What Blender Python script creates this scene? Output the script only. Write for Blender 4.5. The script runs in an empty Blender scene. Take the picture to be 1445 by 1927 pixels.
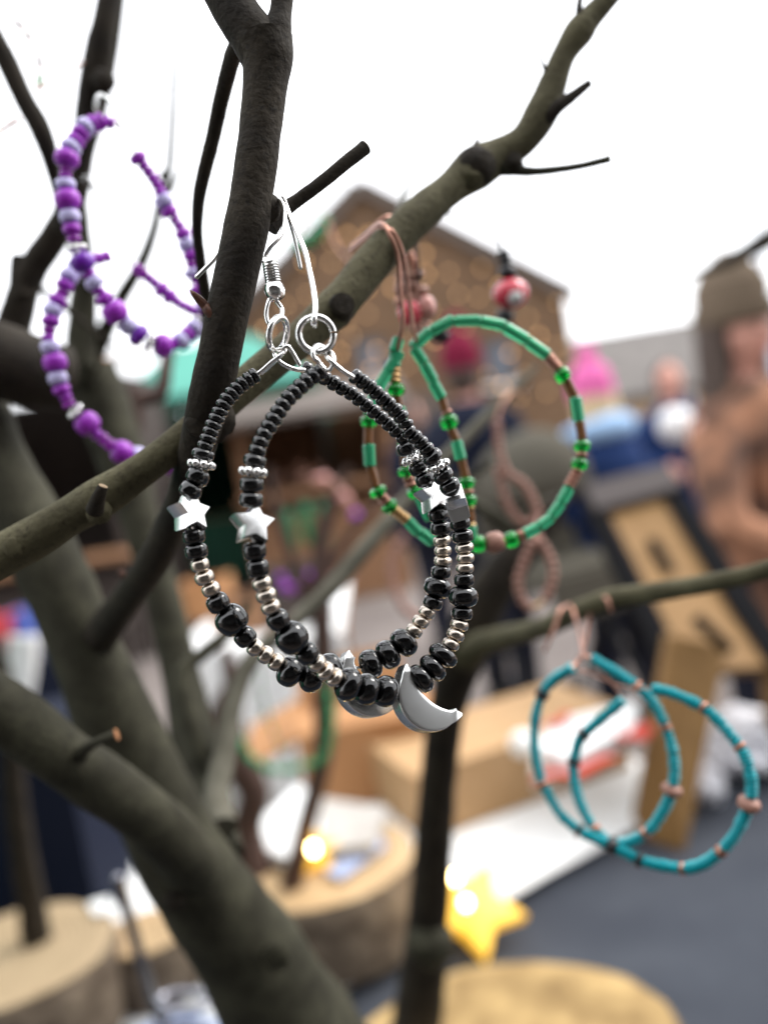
import bpy, bmesh, math, random
from mathutils import Matrix, Vector, noise
random.seed(7)
R = math.radians
scene = bpy.context.scene
COL = scene.collection

# ------------------------------------------------------------------ camera
W0, H0, FPX = 1445.0, 1927.0, 1623.0
CAMZ, PITCH, ROLL = 1.42, R(5.4), R(-9.5)
cam_d = bpy.data.cameras.new('camera')
cam = bpy.data.objects.new('camera', cam_d); COL.objects.link(cam)
CM = Matrix.Translation((0, 0, CAMZ)) @ Matrix.Rotation(R(90)-PITCH, 4, 'X') @ Matrix.Rotation(ROLL, 4, 'Z')
cam.matrix_world = CM
cam_d.sensor_fit = 'HORIZONTAL'; cam_d.sensor_width = 24.0
cam_d.lens = 24.0*FPX/W0
cam_d.clip_start = 0.01; cam_d.clip_end = 500
cam_d.dof.use_dof = True; cam_d.dof.focus_distance = 0.1105
cam_d.dof.aperture_fstop = cam_d.lens/3.1
scene.camera = cam

# ------------------------------------------------------------------ world, sun, exposure
world = bpy.data.worlds.new('World'); scene.world = world; world.use_nodes = True
nt = world.node_tree; nt.nodes.clear()
sky = nt.nodes.new('ShaderNodeTexSky'); sky.sky_type = 'NISHITA'; sky.sun_disc = False
SUN_EL, SUN_AZ = R(46), R(68)          # azimuth measured clockwise from +Y (the view direction)
sky.sun_elevation = SUN_EL; sky.sun_rotation = SUN_AZ; sky.dust_density = 4
mixn = nt.nodes.new('ShaderNodeMix'); mixn.data_type = 'RGBA'; mixn.inputs[0].default_value = 0.9
mixn.inputs[7].default_value = (13.4, 13.6, 14.0, 1)     # an even overcast veil over the sky
bgn = nt.nodes.new('ShaderNodeBackground'); bgn.inputs[1].default_value = 0.125
outn = nt.nodes.new('ShaderNodeOutputWorld')
nt.links.new(sky.outputs[0], mixn.inputs[6]); nt.links.new(mixn.outputs[2], bgn.inputs[0]); nt.links.new(bgn.outputs[0], outn.inputs[0])
sun_d = bpy.data.lights.new('sun', 'SUN'); sun_d.energy = 1.8; sun_d.angle = R(25); sun_d.color = (1, .97, .93)
sun = bpy.data.objects.new('sun', sun_d); COL.objects.link(sun)
sdir = Vector((math.sin(SUN_AZ)*math.cos(SUN_EL), math.cos(SUN_AZ)*math.cos(SUN_EL), math.sin(SUN_EL)))
sun.rotation_euler = sdir.to_track_quat('Z', 'Y').to_euler(); sun.location = (3, 3, 8)
scene.view_settings.view_transform = 'Standard'; scene.view_settings.look = 'None'
scene.view_settings.exposure = 0.64; scene.view_settings.gamma = 1.0
scene.render.engine = 'CYCLES'
scene.cycles.use_denoising = True
scene.cycles.max_bounces = 8
scene.cycles.caustics_reflective = False; scene.cycles.caustics_refractive = False
scene.cycles.sample_clamp_indirect = 4.0

# ------------------------------------------------------------------ helpers: points
def P(x, y, d):
    """the point of the place seen at photo pixel x, y at distance d in front of the camera"""
    return CM @ Vector(((x-W0/2)/FPX*d, -(y-H0/2)/FPX*d, -d))
CO = CM.translation.copy()
def PZ(x, y, z):
    """the point at height z seen at photo pixel x, y"""
    v = P(x, y, 1.0) - CO
    return CO + v*((z-CO.z)/v.z)
def depth(p): return -(CM.inverted() @ p).z
def mm(px, d): return px*d/FPX
VIEW_R = (CM.to_3x3() @ Vector((1, 0, 0))); VIEW_U = (CM.to_3x3() @ Vector((0, 1, 0))); VIEW_B = (CM.to_3x3() @ Vector((0, 0, 1)))

def smooth(pts, n=6):
    """Catmull-Rom through points; each item is a Vector of any size (as list of floats)"""
    pts = [list(p) for p in pts]
    if len(pts) < 3:
        a, b = pts; return [[a[k]+(b[k]-a[k])*i/n for k in range(len(a))] for i in range(n+1)]
    out = []
    for i in range(len(pts)-1):
        p0 = pts[max(i-1, 0)]; p1 = pts[i]; p2 = pts[i+1]; p3 = pts[min(i+2, len(pts)-1)]
        for j in range(n):
            t = j/n
            out.append([.5*((2*b)+(c-a)*t+(2*a-5*b+4*c-d)*t*t+(3*b-a-3*c+d)*t**3) for a, b, c, d in zip(p0, p1, p2, p3)])
    out.append(pts[-1]); return out

# ------------------------------------------------------------------ helpers: objects
WM = {}
def link(o, Mw, parent=None):
    COL.objects.link(o)
    if parent is not None:
        o.parent = parent; o.matrix_basis = WM[parent.name].inverted() @ Mw
    else:
        o.matrix_basis = Mw
    WM[o.name] = Mw.copy(); return o
def tag(o, label, cat, group=None, kind=None):
    if label: o['label'] = label
    if cat: o['category'] = cat
    if group: o['group'] = group
    if kind: o['kind'] = kind
    return o
def thing(name, label, cat, loc, group=None, rotz=0):
    e = bpy.data.objects.new(name, None); e.empty_display_size = .01
    link(e, Matrix.Translation(loc) @ Matrix.Rotation(rotz, 4, 'Z'))
    return tag(e, label, cat, group)

class MB:
    def __init__(s): s.v = []; s.f = []; s.m = []
    def add(s, vs, fs, mi=0):
        b = len(s.v); s.v += [tuple(v) for v in vs]; s.f += [tuple(i+b for i in f) for f in fs]; s.m += [mi]*len(fs); return s
    def box(s, c, size, rot=None, mi=0):
        M = rot.to_3x3() if rot else Matrix.Identity(3)
        vs = [Vector(c)+M @ Vector((sx*size[0]/2, sy*size[1]/2, sz*size[2]/2)) for sx in (-1, 1) for sy in (-1, 1) for sz in (-1, 1)]
        return s.add(vs, [(0, 1, 3, 2), (4, 6, 7, 5), (0, 4, 5, 1), (2, 3, 7, 6), (0, 2, 6, 4), (1, 5, 7, 3)], mi)
    def slab(s, quad, nrm, th, mi=0):
        q = [Vector(p) for p in quad]; n = Vector(nrm).normalized()*th; k = len(q)
        vs = q+[p-n for p in q]
        fs = [tuple(range(k)), tuple(range(2*k-1, k-1, -1))]+[(i, i+k, (i+1) % k+k, (i+1) % k) for i in range(k)]
        return s.add(vs, fs, mi)
    def tube(s, pts, rad, n=10, rough=0.0, seed=0, freq=300, cap=True, mi=0, round_end=False, ovality=0):
        pts = [Vector(p) for p in pts]; k = len(pts)
        if not hasattr(rad, '__len__'): rad = [rad]*k
        rad = list(rad)
        if round_end:
            t = (pts[-1]-pts[-2]).normalized(); r = rad[-1]
            pts += [pts[-1]+t*r*.5, pts[-1]+t*r*.85]; rad += [r*.8, r*.3]; k += 2
        rings = []; up = None
        for i in range(k):
            t = (pts[min(i+1, k-1)]-pts[max(i-1, 0)])
            t = t.normalized() if t.length > 0 else Vector((0, 0, 1))
            if up is None:
                up = t.orthogonal().normalized()
            up = (up-t*up.dot(t)); up = up.normalized() if up.length > 1e-9 else t.orthogonal().normalized()
            w = t.cross(up)
            ring = []
            for j in range(n):
                a = 2*math.pi*j/n
                dv = up*math.cos(a)*(1+ovality)+w*math.sin(a)
                r = rad[i]
                p = pts[i]+dv*r
                if rough:
                    q = p*freq
                    p = pts[i]+dv*r*(1+rough*(noise.noise(q+Vector((seed*7.1, 0, 0)))+.5*noise.noise(q*2.7)))
                ring.append(p)
            rings.append(ring)
        vs = [v for r_ in rings for v in r_]
        fs = [(i*n+j, i*n+(j+1) % n, (i+1)*n+(j+1) % n, (i+1)*n+j) for i in range(k-1) for j in range(n)]
        if cap: fs += [tuple(range(n-1, -1, -1)), tuple((k-1)*n+j for j in range(n))]
        return s.add(vs, fs, mi)
    def ell(s, c, r, nu=14, nv=9, fn=None, mi=0):
        c = Vector(c); vs = []; fs = []
        for i in range(nv+1):
            th = math.pi*i/nv
            for j in range(nu):
                ph = 2*math.pi*j/nu
                u = Vector((math.sin(th)*math.cos(ph), math.sin(th)*math.sin(ph), math.cos(th)))
                k = fn(u) if fn else 1
                if isinstance(k, Vector): vs.append(c+k)
                else: vs.append(c+Vector((u.x*r[0], u.y*r[1], u.z*r[2]))*k)
        fs = [(i*nu+j, (i+1)*nu+j, (i+1)*nu+(j+1) % nu, i*nu+(j+1) % nu) for i in range(nv) for j in range(nu)]
        return s.add(vs, fs, mi)
    def lathe(s, prof, n=20, M=None, closed=False, mi=0):
        M = M or Matrix.Identity(4); vs = []; k = len(prof)
        for r, z in prof:
            for j in range(n):
                a = 2*math.pi*j/n; vs.append(M @ Vector((r*math.cos(a), r*math.sin(a), z)))
        kk = k if closed else k-1
        fs = [(i*n+j, i*n+(j+1) % n, ((i+1) % k)*n+(j+1) % n, ((i+1) % k)*n+j) for i in range(kk) for j in range(n)]
        if not closed:
            if prof[0][0] > 1e-6: fs.append(tuple(range(n-1, -1, -1)))
            if prof[-1][0] > 1e-6: fs.append(tuple((k-1)*n+j for j in range(n)))
        return s.add(vs, fs, mi)
    def mesh(s, name, mats, sm=True):
        me = bpy.data.meshes.new(name); me.from_pydata(s.v, [], s.f)
        bm = bmesh.new(); bm.from_mesh(me); bmesh.ops.remove_doubles(bm, verts=bm.verts, dist=1e-7)
        bmesh.ops.recalc_face_normals(bm, faces=bm.faces); bm.to_mesh(me); bm.free()
        for m in (mats if isinstance(mats, (list, tuple)) else [mats]): me.materials.append(m)
        if len(me.polygons) == len(s.m):
            for p, mi in zip(me.polygons, s.m): p.material_index = mi
        if sm:
            me.shade_smooth()
            try: me.set_sharp_from_angle(angle=R(38))
            except Exception: pass
        return me
    def build(s, name, mats, parent=None, sm=True, origin=None):
        """vertices are world coordinates; the object's origin is put at the middle of its base"""
        if origin is None:
            xs = [v[0] for v in s.v]; ys = [v[1] for v in s.v]; zs = [v[2] for v in s.v]
            origin = Vector(((min(xs)+max(xs))/2, (min(ys)+max(ys))/2, min(zs)))
        o_ = Vector(origin); s.v = [tuple(Vector(v)-o_) for v in s.v]
        return link(bpy.data.objects.new(name, s.mesh(name, mats, sm)), Matrix.Translation(o_), parent)

# ------------------------------------------------------------------ helpers: materials
def mat(name, col, rough=.6, metal=0, col2=None, scale=300, spec=.5, coat=0, trans=0, bump=0, bump_scale=None, emit=None, es=0, detail=4, lo=.35, hi=.65, subs=0, stretch=None, ior=1.5):
    m = bpy.data.materials.new(name); m.use_nodes = True
    n = m.node_tree.nodes; l = m.node_tree.links; b = n['Principled BSDF']
    b.inputs['Base Color'].default_value = (*col, 1); b.inputs['Roughness'].default_value = rough
    b.inputs['Metallic'].default_value = metal; b.inputs['Specular IOR Level'].default_value = spec
    b.inputs['Coat Weight'].default_value = coat; b.inputs['Transmission Weight'].default_value = trans; b.inputs['IOR'].default_value = ior
    if emit: b.inputs['Emission Color'].default_value = (*emit, 1); b.inputs['Emission Strength'].default_value = es
    if col2 or bump:
        tc = n.new('ShaderNodeTexCoord'); mp = n.new('ShaderNodeMapping'); l.new(tc.outputs['Object'], mp.inputs[0])
        if stretch: mp.inputs['Scale'].default_value = stretch
    if col2:
        nz = n.new('ShaderNodeTexNoise'); nz.inputs['Scale'].default_value = scale; nz.inputs['Detail'].default_value = detail
        l.new(mp.outputs[0], nz.inputs['Vector'])
        rp = n.new('ShaderNodeValToRGB'); rp.color_ramp.elements[0].position = lo; rp.color_ramp.elements[1].position = hi
        rp.color_ramp.elements[0].color = (*col, 1); rp.color_ramp.elements[1].color = (*col2, 1)
        l.new(nz.outputs[0], rp.inputs[0]); l.new(rp.outputs[0], b.inputs['Base Color'])
    if bump:
        nb = n.new('ShaderNodeTexNoise'); nb.inputs['Scale'].default_value = bump_scale or scale; nb.inputs['Detail'].default_value = 6
        l.new(mp.outputs[0], nb.inputs['Vector'])
        bp = n.new('ShaderNodeBump'); bp.inputs['Strength'].default_value = bump; bp.inputs['Distance'].default_value = .3/(bump_scale or scale)
        l.new(nb.outputs[0], bp.inputs['Height']); l.new(bp.outputs[0], b.inputs['Normal'])
    return m

def bark_mat(name, c1, c2, c3, sc=420):
    m = mat(name, c1, .8, col2=c2, scale=sc*.3, bump=1.0, bump_scale=sc*2.6, spec=.25, detail=6)
    n = m.node_tree.nodes; l = m.node_tree.links; b = n['Principled BSDF']
    rp = [x for x in n if x.type == 'VALTORGB'][0]; mp = [x for x in n if x.type == 'MAPPING'][0]
    nz = n.new('ShaderNodeTexNoise'); nz.inputs['Scale'].default_value = sc*2.4; nz.inputs['Detail'].default_value = 5; nz.inputs['Roughness'].default_value = .7
    l.new(mp.outputs[0], nz.inputs['Vector'])
    r2 = n.new('ShaderNodeValToRGB'); r2.color_ramp.elements[0].position = .5; r2.color_ramp.elements[1].position = .72
    l.new(nz.outputs[0], r2.inputs[0])
    mx = n.new('ShaderNodeMix'); mx.data_type = 'RGBA'; mx.inputs[7].default_value = (*c3, 1)
    l.new(r2.outputs[0], mx.inputs[0]); l.new(rp.outputs[0], mx.inputs[6]); l.new(mx.outputs[2], b.inputs['Base Color'])
    return m

def rings_mat(name, c1, c2, sc):
    m = mat(name, c1, .75, spec=.2)
    n = m.node_tree.nodes; l = m.node_tree.links; b = n['Principled BSDF']
    tc = n.new('ShaderNodeTexCoord'); wv = n.new('ShaderNodeTexWave'); wv.wave_type = 'RINGS'; wv.rings_direction = 'Z'
    wv.inputs['Scale'].default_value = sc; wv.inputs['Distortion'].default_value = 2.5; wv.inputs['Detail'].default_value = 3; wv.inputs['Detail Scale'].default_value = 20
    nz = n.new('ShaderNodeTexNoise'); nz.inputs['Scale'].default_value = 40; nz.inputs['Detail'].default_value = 6
    l.new(tc.outputs['Object'], wv.inputs['Vector']); l.new(tc.outputs['Object'], nz.inputs['Vector'])
    ad = n.new('ShaderNodeMath'); ad.operation = 'MULTIPLY'; l.new(wv.outputs['Fac'], ad.inputs[0]); l.new(nz.outputs[0], ad.inputs[1])
    rp = n.new('ShaderNodeValToRGB'); rp.color_ramp.elements[0].color = (*c1, 1); rp.color_ramp.elements[1].color = (*c2, 1)
    rp.color_ramp.elements[0].position = .1; rp.color_ramp.elements[1].position = .55
    l.new(ad.outputs[0], rp.inputs[0]); l.new(rp.outputs[0], b.inputs['Base Color'])
    return m

def brick_mat(name, c1, c2, mortar, sc):
    m = mat(name, c1, .85, spec=.2); n = m.node_tree.nodes; l = m.node_tree.links; b = n['Principled BSDF']
    tc = n.new('ShaderNodeTexCoord'); mp = n.new('ShaderNodeMapping'); mp.inputs['Rotation'].default_value = (R(90), 0, 0)
    bk = n.new('ShaderNodeTexBrick'); bk.inputs['Scale'].default_value = sc; bk.inputs['Color1'].default_value = (*c1, 1); bk.inputs['Color2'].default_value = (*c2, 1); bk.inputs['Mortar'].default_value = (*mortar, 1)
    bk.inputs['Mortar Size'].default_value = .015
    l.new(tc.outputs['Object'], mp.inputs[0]); l.new(mp.outputs[0], bk.inputs['Vector']); l.new(bk.outputs[0], b.inputs['Base Color'])
    return m

M = {}
M['bark'] = bark_mat('olive_bark', (.026, .024, .014), (.062, .059, .037), (.015, .013, .008))
M['bark_dark'] = bark_mat('dark_bark', (.016, .012, .008), (.036, .028, .018), (.009, .007, .005))
M['bark_olive'] = bark_mat('moss_olive_bark', (.066, .058, .030), (.120, .108, .060), (.038, .030, .016))
M['bark_pale'] = bark_mat('pale_bark', (.105, .098, .072), (.16, .15, .115), (.075, .065, .048))
M['bark_red'] = mat('reddish_bark', (.045, .022, .016), .8, col2=(.085, .045, .032), scale=160, bump=.5)
M['bud'] = mat('bud_scale', (.16, .06, .03), .5, col2=(.07, .03, .02), scale=1500)
M['cut_orange'] = mat('cut_wood_orange', (.42, .19, .08), .8, col2=(.3, .13, .05), scale=500)
M['cut_pale'] = mat('cut_wood_pale', (.30, .22, .13), .8, col2=(.18, .12, .07), scale=900)
M['black'] = mat('black_glass', (.0018, .0018, .0022), .05, spec=.5, ior=1.55, coat=.35, bump=.02, bump_scale=700)
M['silver'] = mat('polished_silver', (.90, .89, .87), .12, 1, bump=.03, bump_scale=1500)
M['silver_worn'] = mat('worn_silver', (.95, .95, .94), .24, 1, col2=(.72, .71, .69), scale=500, bump=.05, bump_scale=1600, lo=.5, hi=.8)
M['nickel'] = mat('champagne_metal', (.70, .63, .55), .17, 1, col2=(.52, .45, .38), scale=1500, bump=.12, bump_scale=1800)
M['purple'] = mat('purple_bead', (.34, .025, .50), .35, col2=(.42, .04, .60), scale=600)
M['violet'] = mat('violet_bead', (.17, .015, .42), .3)
M['magenta'] = mat('magenta_glass', (.42, .03, .55), .15, trans=.35)
M['lav'] = mat('lavender_bead', (.56, .50, .86), .3, col2=(.68, .63, .92), scale=700)
M['green_tube'] = mat('green_glass_tube', (.04, .58, .24), .12, trans=.45, col2=(.10, .68, .36), scale=900)
M['green_drop'] = mat('emerald_glass', (.0, .48, .05), .06, trans=.6)
M['teal_bead'] = mat('teal_disc', (.0, .30, .36), .4, col2=(.0, .42, .46), scale=900)
M['brown_tube'] = mat('amber_brown_tube', (.24, .10, .035), .25, 0, trans=.1)
M['gold'] = mat('gold_bead', (.62, .40, .18), .3, .8)
M['copper'] = mat('copper', (.50, .26, .19), .32, .85, col2=(.36, .18, .13), scale=900)
M['copper_wood'] = mat('rose_brown_bead', (.42, .21, .155), .5, col2=(.30, .15, .11), scale=900)
M['red_glass'] = mat('red_bead', (.62, .03, .06), .15, coat=.4)
M['pink_glass'] = mat('pink_bead', (.66, .30, .26), .2)
M['white_bead'] = mat('white_bead', (.80, .79, .77), .3)
M['black_soft'] = mat('black_metal', (.015, .015, .018), .4)
M['leaf_green'] = mat('green_leaf_bead', (.01, .30, .12), .2, trans=.2)
M['cloth_grey'] = mat('slate_cloth', (.044, .049, .061), .92, col2=(.058, .064, .077), scale=14, spec=.1, bump=.3, bump_scale=900)
M['runner'] = mat('white_runner', (.88, .88, .87), .8, col2=(.83, .84, .83), scale=25, spec=.2)
M['log_bark'] = mat('log_bark', (.10, .075, .055), .9, col2=(.23, .18, .13), scale=60, bump=.8, bump_scale=120, spec=.1)
M['log_top'] = rings_mat('log_rings', (.38, .25, .13), (.55, .40, .23), 55)
M['log_tan'] = mat('tan_wood', (.20, .125, .05), .8, col2=(.44, .30, .13), scale=30, spec=.2, detail=6)
M['log_old'] = rings_mat('old_rings', (.30, .22, .13), (.45, .34, .21), 60)
M['kraft'] = mat('kraft_card', (.42, .26, .13), .8, col2=(.47, .30, .16), scale=30, spec=.15)
M['kraft_orange'] = mat('orange_card', (.43, .22, .10), .8, col2=(.36, .18, .08), scale=12, spec=.15)
M['ochre'] = mat('ochre_plywood', (.235, .132, .048), .7, col2=(.19, .105, .038), scale=18, spec=.2, stretch=(1, 8, 1))
M['frame_black'] = mat('black_paint', (.008, .008, .009), .95, spec=.04)
M['frame_grey'] = mat('grey_rail', (.07, .06, .058), .85, spec=.15)
M['paper'] = mat('white_paper', (.82, .82, .80), .75, col2=(.76, .76, .75), scale=30)
M['red_felt'] = mat('red_felt', (.55, .06, .035), .85, col2=(.46, .045, .03), scale=200)
M['star_yellow'] = mat('lit_star', (.75, .42, .04), .5, col2=(.82, .52, .08), scale=60, emit=(1, .50, .03), es=.5)
M['led'] = mat('warm_led', (1, .85, .5), .3, emit=(1, .70, .25), es=26)
M['fairy'] = mat('fairy_bulb', (1, .6, .3), .3, emit=(1, .52, .20), es=1.9)
M['wire_dark'] = mat('dark_wire', (.02, .02, .02), .6)
M['steel'] = mat('steel_rod', (.22, .22, .25), .25, .9)
M['tissue'] = mat('white_tissue', (.80, .79, .83), .8)
M['linen'] = mat('grey_linen_paper', (.46, .43, .39), .8, col2=(.36, .33, .30), scale=60)
M['blue_paper'] = mat('blue_paper', (.35, .42, .62), .7)
M['stone_wall'] = brick_mat('brown_brick', (.165, .100, .058), (.125, .074, .042), (.19, .13, .085), 1.6)
M['roof_tile'] = mat('brown_roof', (.075, .058, .048), .85, col2=(.11, .085, .07), scale=3)
M['barge'] = mat('roof_edge_board', (.10, .075, .06), .7)
M['frame_white'] = mat('white_frame', (.75, .75, .74), .5)
M['pane'] = mat('window_glass', (.16, .19, .24), .08, spec=.6)
M['mint'] = mat('lit_green_canvas', (.085, .33, .26), .8, col2=(.075, .30, .235), scale=2)  # gazebo roof: the same green fabric, lightened in colour as if brightly lit
M['dgreen'] = mat('dark_shaded_green_canvas', (.010, .070, .042), .8, col2=(.012, .085, .05), scale=3)  # on the gazebo sides: its green fabric with shade put into the colour
M['canvas'] = mat('grey_canvas', (.34, .34, .335), .85, col2=(.38, .38, .37), scale=3)
M['alu'] = mat('aluminium_pole', (.45, .45, .46), .35, .8)
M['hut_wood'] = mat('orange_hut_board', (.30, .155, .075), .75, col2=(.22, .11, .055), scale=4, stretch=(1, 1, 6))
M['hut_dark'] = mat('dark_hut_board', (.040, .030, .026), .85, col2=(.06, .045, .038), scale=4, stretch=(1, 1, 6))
M['paving'] = mat('paving', (.15, .128, .118), .9, col2=(.20, .172, .158), scale=1.3, spec=.2)
M['far_roof'] = mat('grey_slate_roof', (.11, .10, .092), .85, col2=(.15, .135, .125), scale=2)
M['far_wall'] = mat('buff_wall', (.42, .30, .19), .85, col2=(.48, .35, .23), scale=2)
M['grey_wall'] = mat('grey_render', (.30, .29, .28), .9, col2=(.36, .35, .34), scale=1)
M['skin'] = mat('skin', (.60, .30, .23), .55)
M['navy'] = mat('navy_jacket', (.010, .013, .026), .8, spec=.08)
M['trouser'] = mat('dark_trousers', (.014, .015, .024), .85, spec=.08)
M['maroon'] = mat('maroon_knit', (.17, .015, .04), .9, spec=.08)
M['pink_knit'] = mat('pink_knit', (.72, .16, .40), .9, spec=.08)
M['blonde'] = mat('blonde_hair', (.62, .47, .28), .7)
M['blue_coat'] = mat('blue_coat', (.016, .034, .105), .85, spec=.08)
M['pale_blue'] = mat('pale_blue_hood', (.32, .48, .70), .8, spec=.08)
M['fur'] = mat('tan_fur', (.36, .17, .095), .95, col2=(.085, .044, .030), scale=11)
M['hat_tan'] = mat('taupe_knit', (.155, .118, .085), .95, spec=.08)
M['hair_brown'] = mat('brown_hair', (.060, .038, .028), .7)
M['olive_fab'] = mat('olive_fabric', (.085, .078, .062), .9, spec=.08)
M['rubber'] = mat('black_rubber', (.02, .02, .02), .7, spec=.08)
M['eye'] = mat('eye_dark', (.02, .015, .012), .2)
M['lip'] = mat('lip', (.45, .14, .13), .5)
M['post'] = mat('pale_post', (.55, .60, .68), .6)
M['red_cloth'] = mat('red_plastic', (.55, .05, .06), .6)
M['blue_plastic'] = mat('blue_plastic', (.05, .09, .35), .6)

TZ = 1.02            # height of the stall table

def PY(x, y, Y):
    v = P(x, y, 1.0) - CO
    return CO + v*((Y-CO.y)/v.y)

# ================================================================== THE SETTING
g = MB().add([(-120, -60, 0), (120, -60, 0), (120, 200, 0), (-120, 200, 0)], [(0, 1, 2, 3)])
tag(g.build('ground', M['paving'], origin=(0, 0, 0)), None, None, kind='structure')

# ------------------------------------------------------------------ brick house with gable
HY = 20.0
ap = PY(675, 350, HY); ea = PY(1062, 548, HY)
hw = ea.x-ap.x; hx = ap.x; eh = ea.z; ah = ap.z; HL = 9.0
house = thing('brick_house', 'brown brick house with pointed gable behind the market crowd', 'house', (hx, HY, 0))
w = MB()
prof = [(hx-hw, 0), (hx+hw, 0), (hx+hw, eh), (hx, ah), (hx-hw, eh)]
vs = [(x, HY, z) for x, z in prof]+[(x, HY+HL, z) for x, z in prof]
w.add(vs, [(0, 1, 2, 3, 4), (9, 8, 7, 6, 5), (0, 5, 6, 1), (1, 6, 7, 2), (2, 7, 8, 3), (3, 8, 9, 4), (4, 9, 5, 0)])
w.build('wall', M['stone_wall'], house, sm=False, origin=(hx, HY, 0))
for sgn in (-1, 1):
    e_ = Vector((hx+sgn*(hw+.18), HY-.2, eh-.18*(ah-eh)/hw)); a_ = Vector((hx, HY-.2, ah)); L_ = Vector((0, HL+.4, 0))
    n_ = Vector((sgn*(ah-eh), 0, hw)).normalized()
    up_ = n_*.16
    rf = MB().slab([e_+up_, a_+up_, a_+L_+up_, e_+L_+up_], n_, .13).build('roof', M['roof_tile'], house, sm=False)
    MB().slab([e_+Vector((0, -.05, .02)), a_+Vector((0, -.05, .02)), a_+Vector((0, -.05, -.2)), e_+Vector((0, -.05, -.2))], (0, 1, 0), -.045).build('bargeboard', M['barge'], rf, sm=False)
ch = MB().box((hx-.3, HY+6.5, ah+.4), (.7, .7, 1.3)).build('chimney', M['stone_wall'], house, sm=False)
def window(parent, x0, y0, x1, y1, Y, fm='frame_white', mullion=True):
    a = PY(x0, y0, Y); b = PY(x1, y1, Y); cx, cz = (a.x+b.x)/2, (a.z+b.z)/2; wx, wz = abs(b.x-a.x), abs(a.z-b.z)
    fr = MB(); t = .09
    for sx in (-1, 1): fr.box((cx+sx*(wx/2-t/2), Y-.03, cz), (t, .1, wz))
    for sz in (-1, 1): fr.box((cx, Y-.03, cz+sz*(wz/2-t/2)), (wx-2*t-.004, .1, t))
    if mullion: fr.box((cx, Y-.03, cz), (.05, .09, wz-2*t-.004))
    wo = fr.build('window', M[fm], parent, sm=False)
    MB().box((cx, Y-.005, cz), (wx-2*t+.01, .02, wz-2*t+.01)).build('pane', M['pane'], wo, sm=False)
    MB().box((cx, Y-.08, cz-wz/2-.06), (wx+.2, .2, .09)).build('sill', M['frame_white'], wo, sm=False)
window(house, 545, 735, 625, 820, HY)
window(house, 665, 640, 735, 720, HY, 'barge')
window(house, 905, 640, 975, 715, HY, 'barge')
dr = PY(800, 800, HY)
dd = MB().box((dr.x, HY-.02, 1.05), (1.0, .08, 2.1)).build('door', M['barge'], house, sm=False)
MB().box((dr.x+.38, HY-.08, 1.05), (.04, .06, .14)).build('handle', M['alu'], dd, sm=False)

# string of lights over the gable
sl = thing('string_lights', 'warm orange fairy lights strung across the brick gable', 'string lights', (hx, HY-.35, eh))
rows = []
for k in range(8):
    zz = ah-.75-(ah-1.6)/8.5*k; half = min(hw*.97, (ah-zz)/(ah-eh)*hw*.93)
    rows.append((hx-half, hx+half, zz))
M['fairy_dim'] = mat('dim_fairy_bulb', (1, .6, .3), .3, emit=(1, .55, .22), es=.9)
bulb_dim = MB().ell((0, 0, 0), (.034, .034, .046), 8, 6).mesh('bulb', M['fairy_dim'])
bulb = MB().ell((0, 0, 0), (.038, .038, .05), 8, 6).mesh('bulb', M['fairy'])
for (xa, xb, zz) in rows:
    pts = [Vector((xa+(xb-xa)*i/12, HY-.35, zz-.18*math.sin(math.pi*i/12)-.1*math.sin(i*2.2))) for i in range(13)]
    pts[0].y = pts[-1].y = HY-.05
    MB().tube(pts, .012, 5).build('wire', M['wire_dark'], sl)
    nb = max(4, int((xb-xa)/.62))
    for i in range(nb):
        t = (i+.02+.96*random.random())/nb
        p = Vector((xa+(xb-xa)*t, HY-.37, zz-.18*math.sin(math.pi*t)-.1*math.sin(t*12*2.2)-.06+random.uniform(-.3, .12)))
        link(bpy.data.objects.new('bulb', bulb if random.random() < .45 else bulb_dim), Matrix.Translation(p), sl)

# ------------------------------------------------------------------ long low building on the right, far off
FY = 27.0
a = PY(1040, 668, FY); b = PY(1700, 520, FY); c = PY(1110, 752, FY)
fz0 = c.z; fz1 = PY(1290, 612, FY).z
far = thing('far_building', 'long low buff building with grey slate roof behind the crowd', 'building', ((a.x+b.x)/2, FY, 0))
MB().box(((a.x+b.x)/2, FY+3.5, fz0/2), (b.x-a.x, 7, fz0)).build('wall', M['far_wall'], far, sm=False)
MB().slab([(a.x-.3, FY-.3, fz0-.05), (b.x+.3, FY-.3, fz0-.05), (b.x+.3, FY+3.5, fz1+.35), (a.x-.3, FY+3.5, fz1+.35)], (0, -.3, 1), .2).build('roof', M['far_roof'], far, sm=False)
MB().slab([(a.x-.3, FY+3.55, fz1+.35), (b.x+.3, FY+3.55, fz1+.35), (b.x+.3, FY+7.3, fz0-.05), (a.x-.3, FY+7.3, fz0-.05)], (0, .3, 1), .2).build('roof', M['far_roof'], far, sm=False)
for i in range(6):
    xx = a.x+1.2+i*2.4
    wo = MB().box((xx, FY-.03, fz0*.55), (1.1, .1, 1.0)).build('window', M['frame_white'], far, sm=False)
    MB().box((xx, FY-.09, fz0*.55), (.9, .03, .8)).build('pane', M['pane'], wo, sm=False)

# ------------------------------------------------------------------ pale flag post
pt = PY(1395, 185, 12.0)
post = thing('tall_post', 'thin pale blue post rising against the white sky', 'post', (pt.x, 12, 0))
MB().tube([(pt.x, 12, 0), (pt.x, 12, 2), (pt.x, 12, pt.z)], [.05, .04, .03], 10).build('pole', M['post'], post)
MB().lathe([(.001, pt.z+.1), (.05, pt.z+.07), (.06, pt.z+.02), (.03, pt.z-.03)], 10, Matrix.Translation((pt.x, 12, 0))).build('finial', M['pink_glass'], post)

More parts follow.
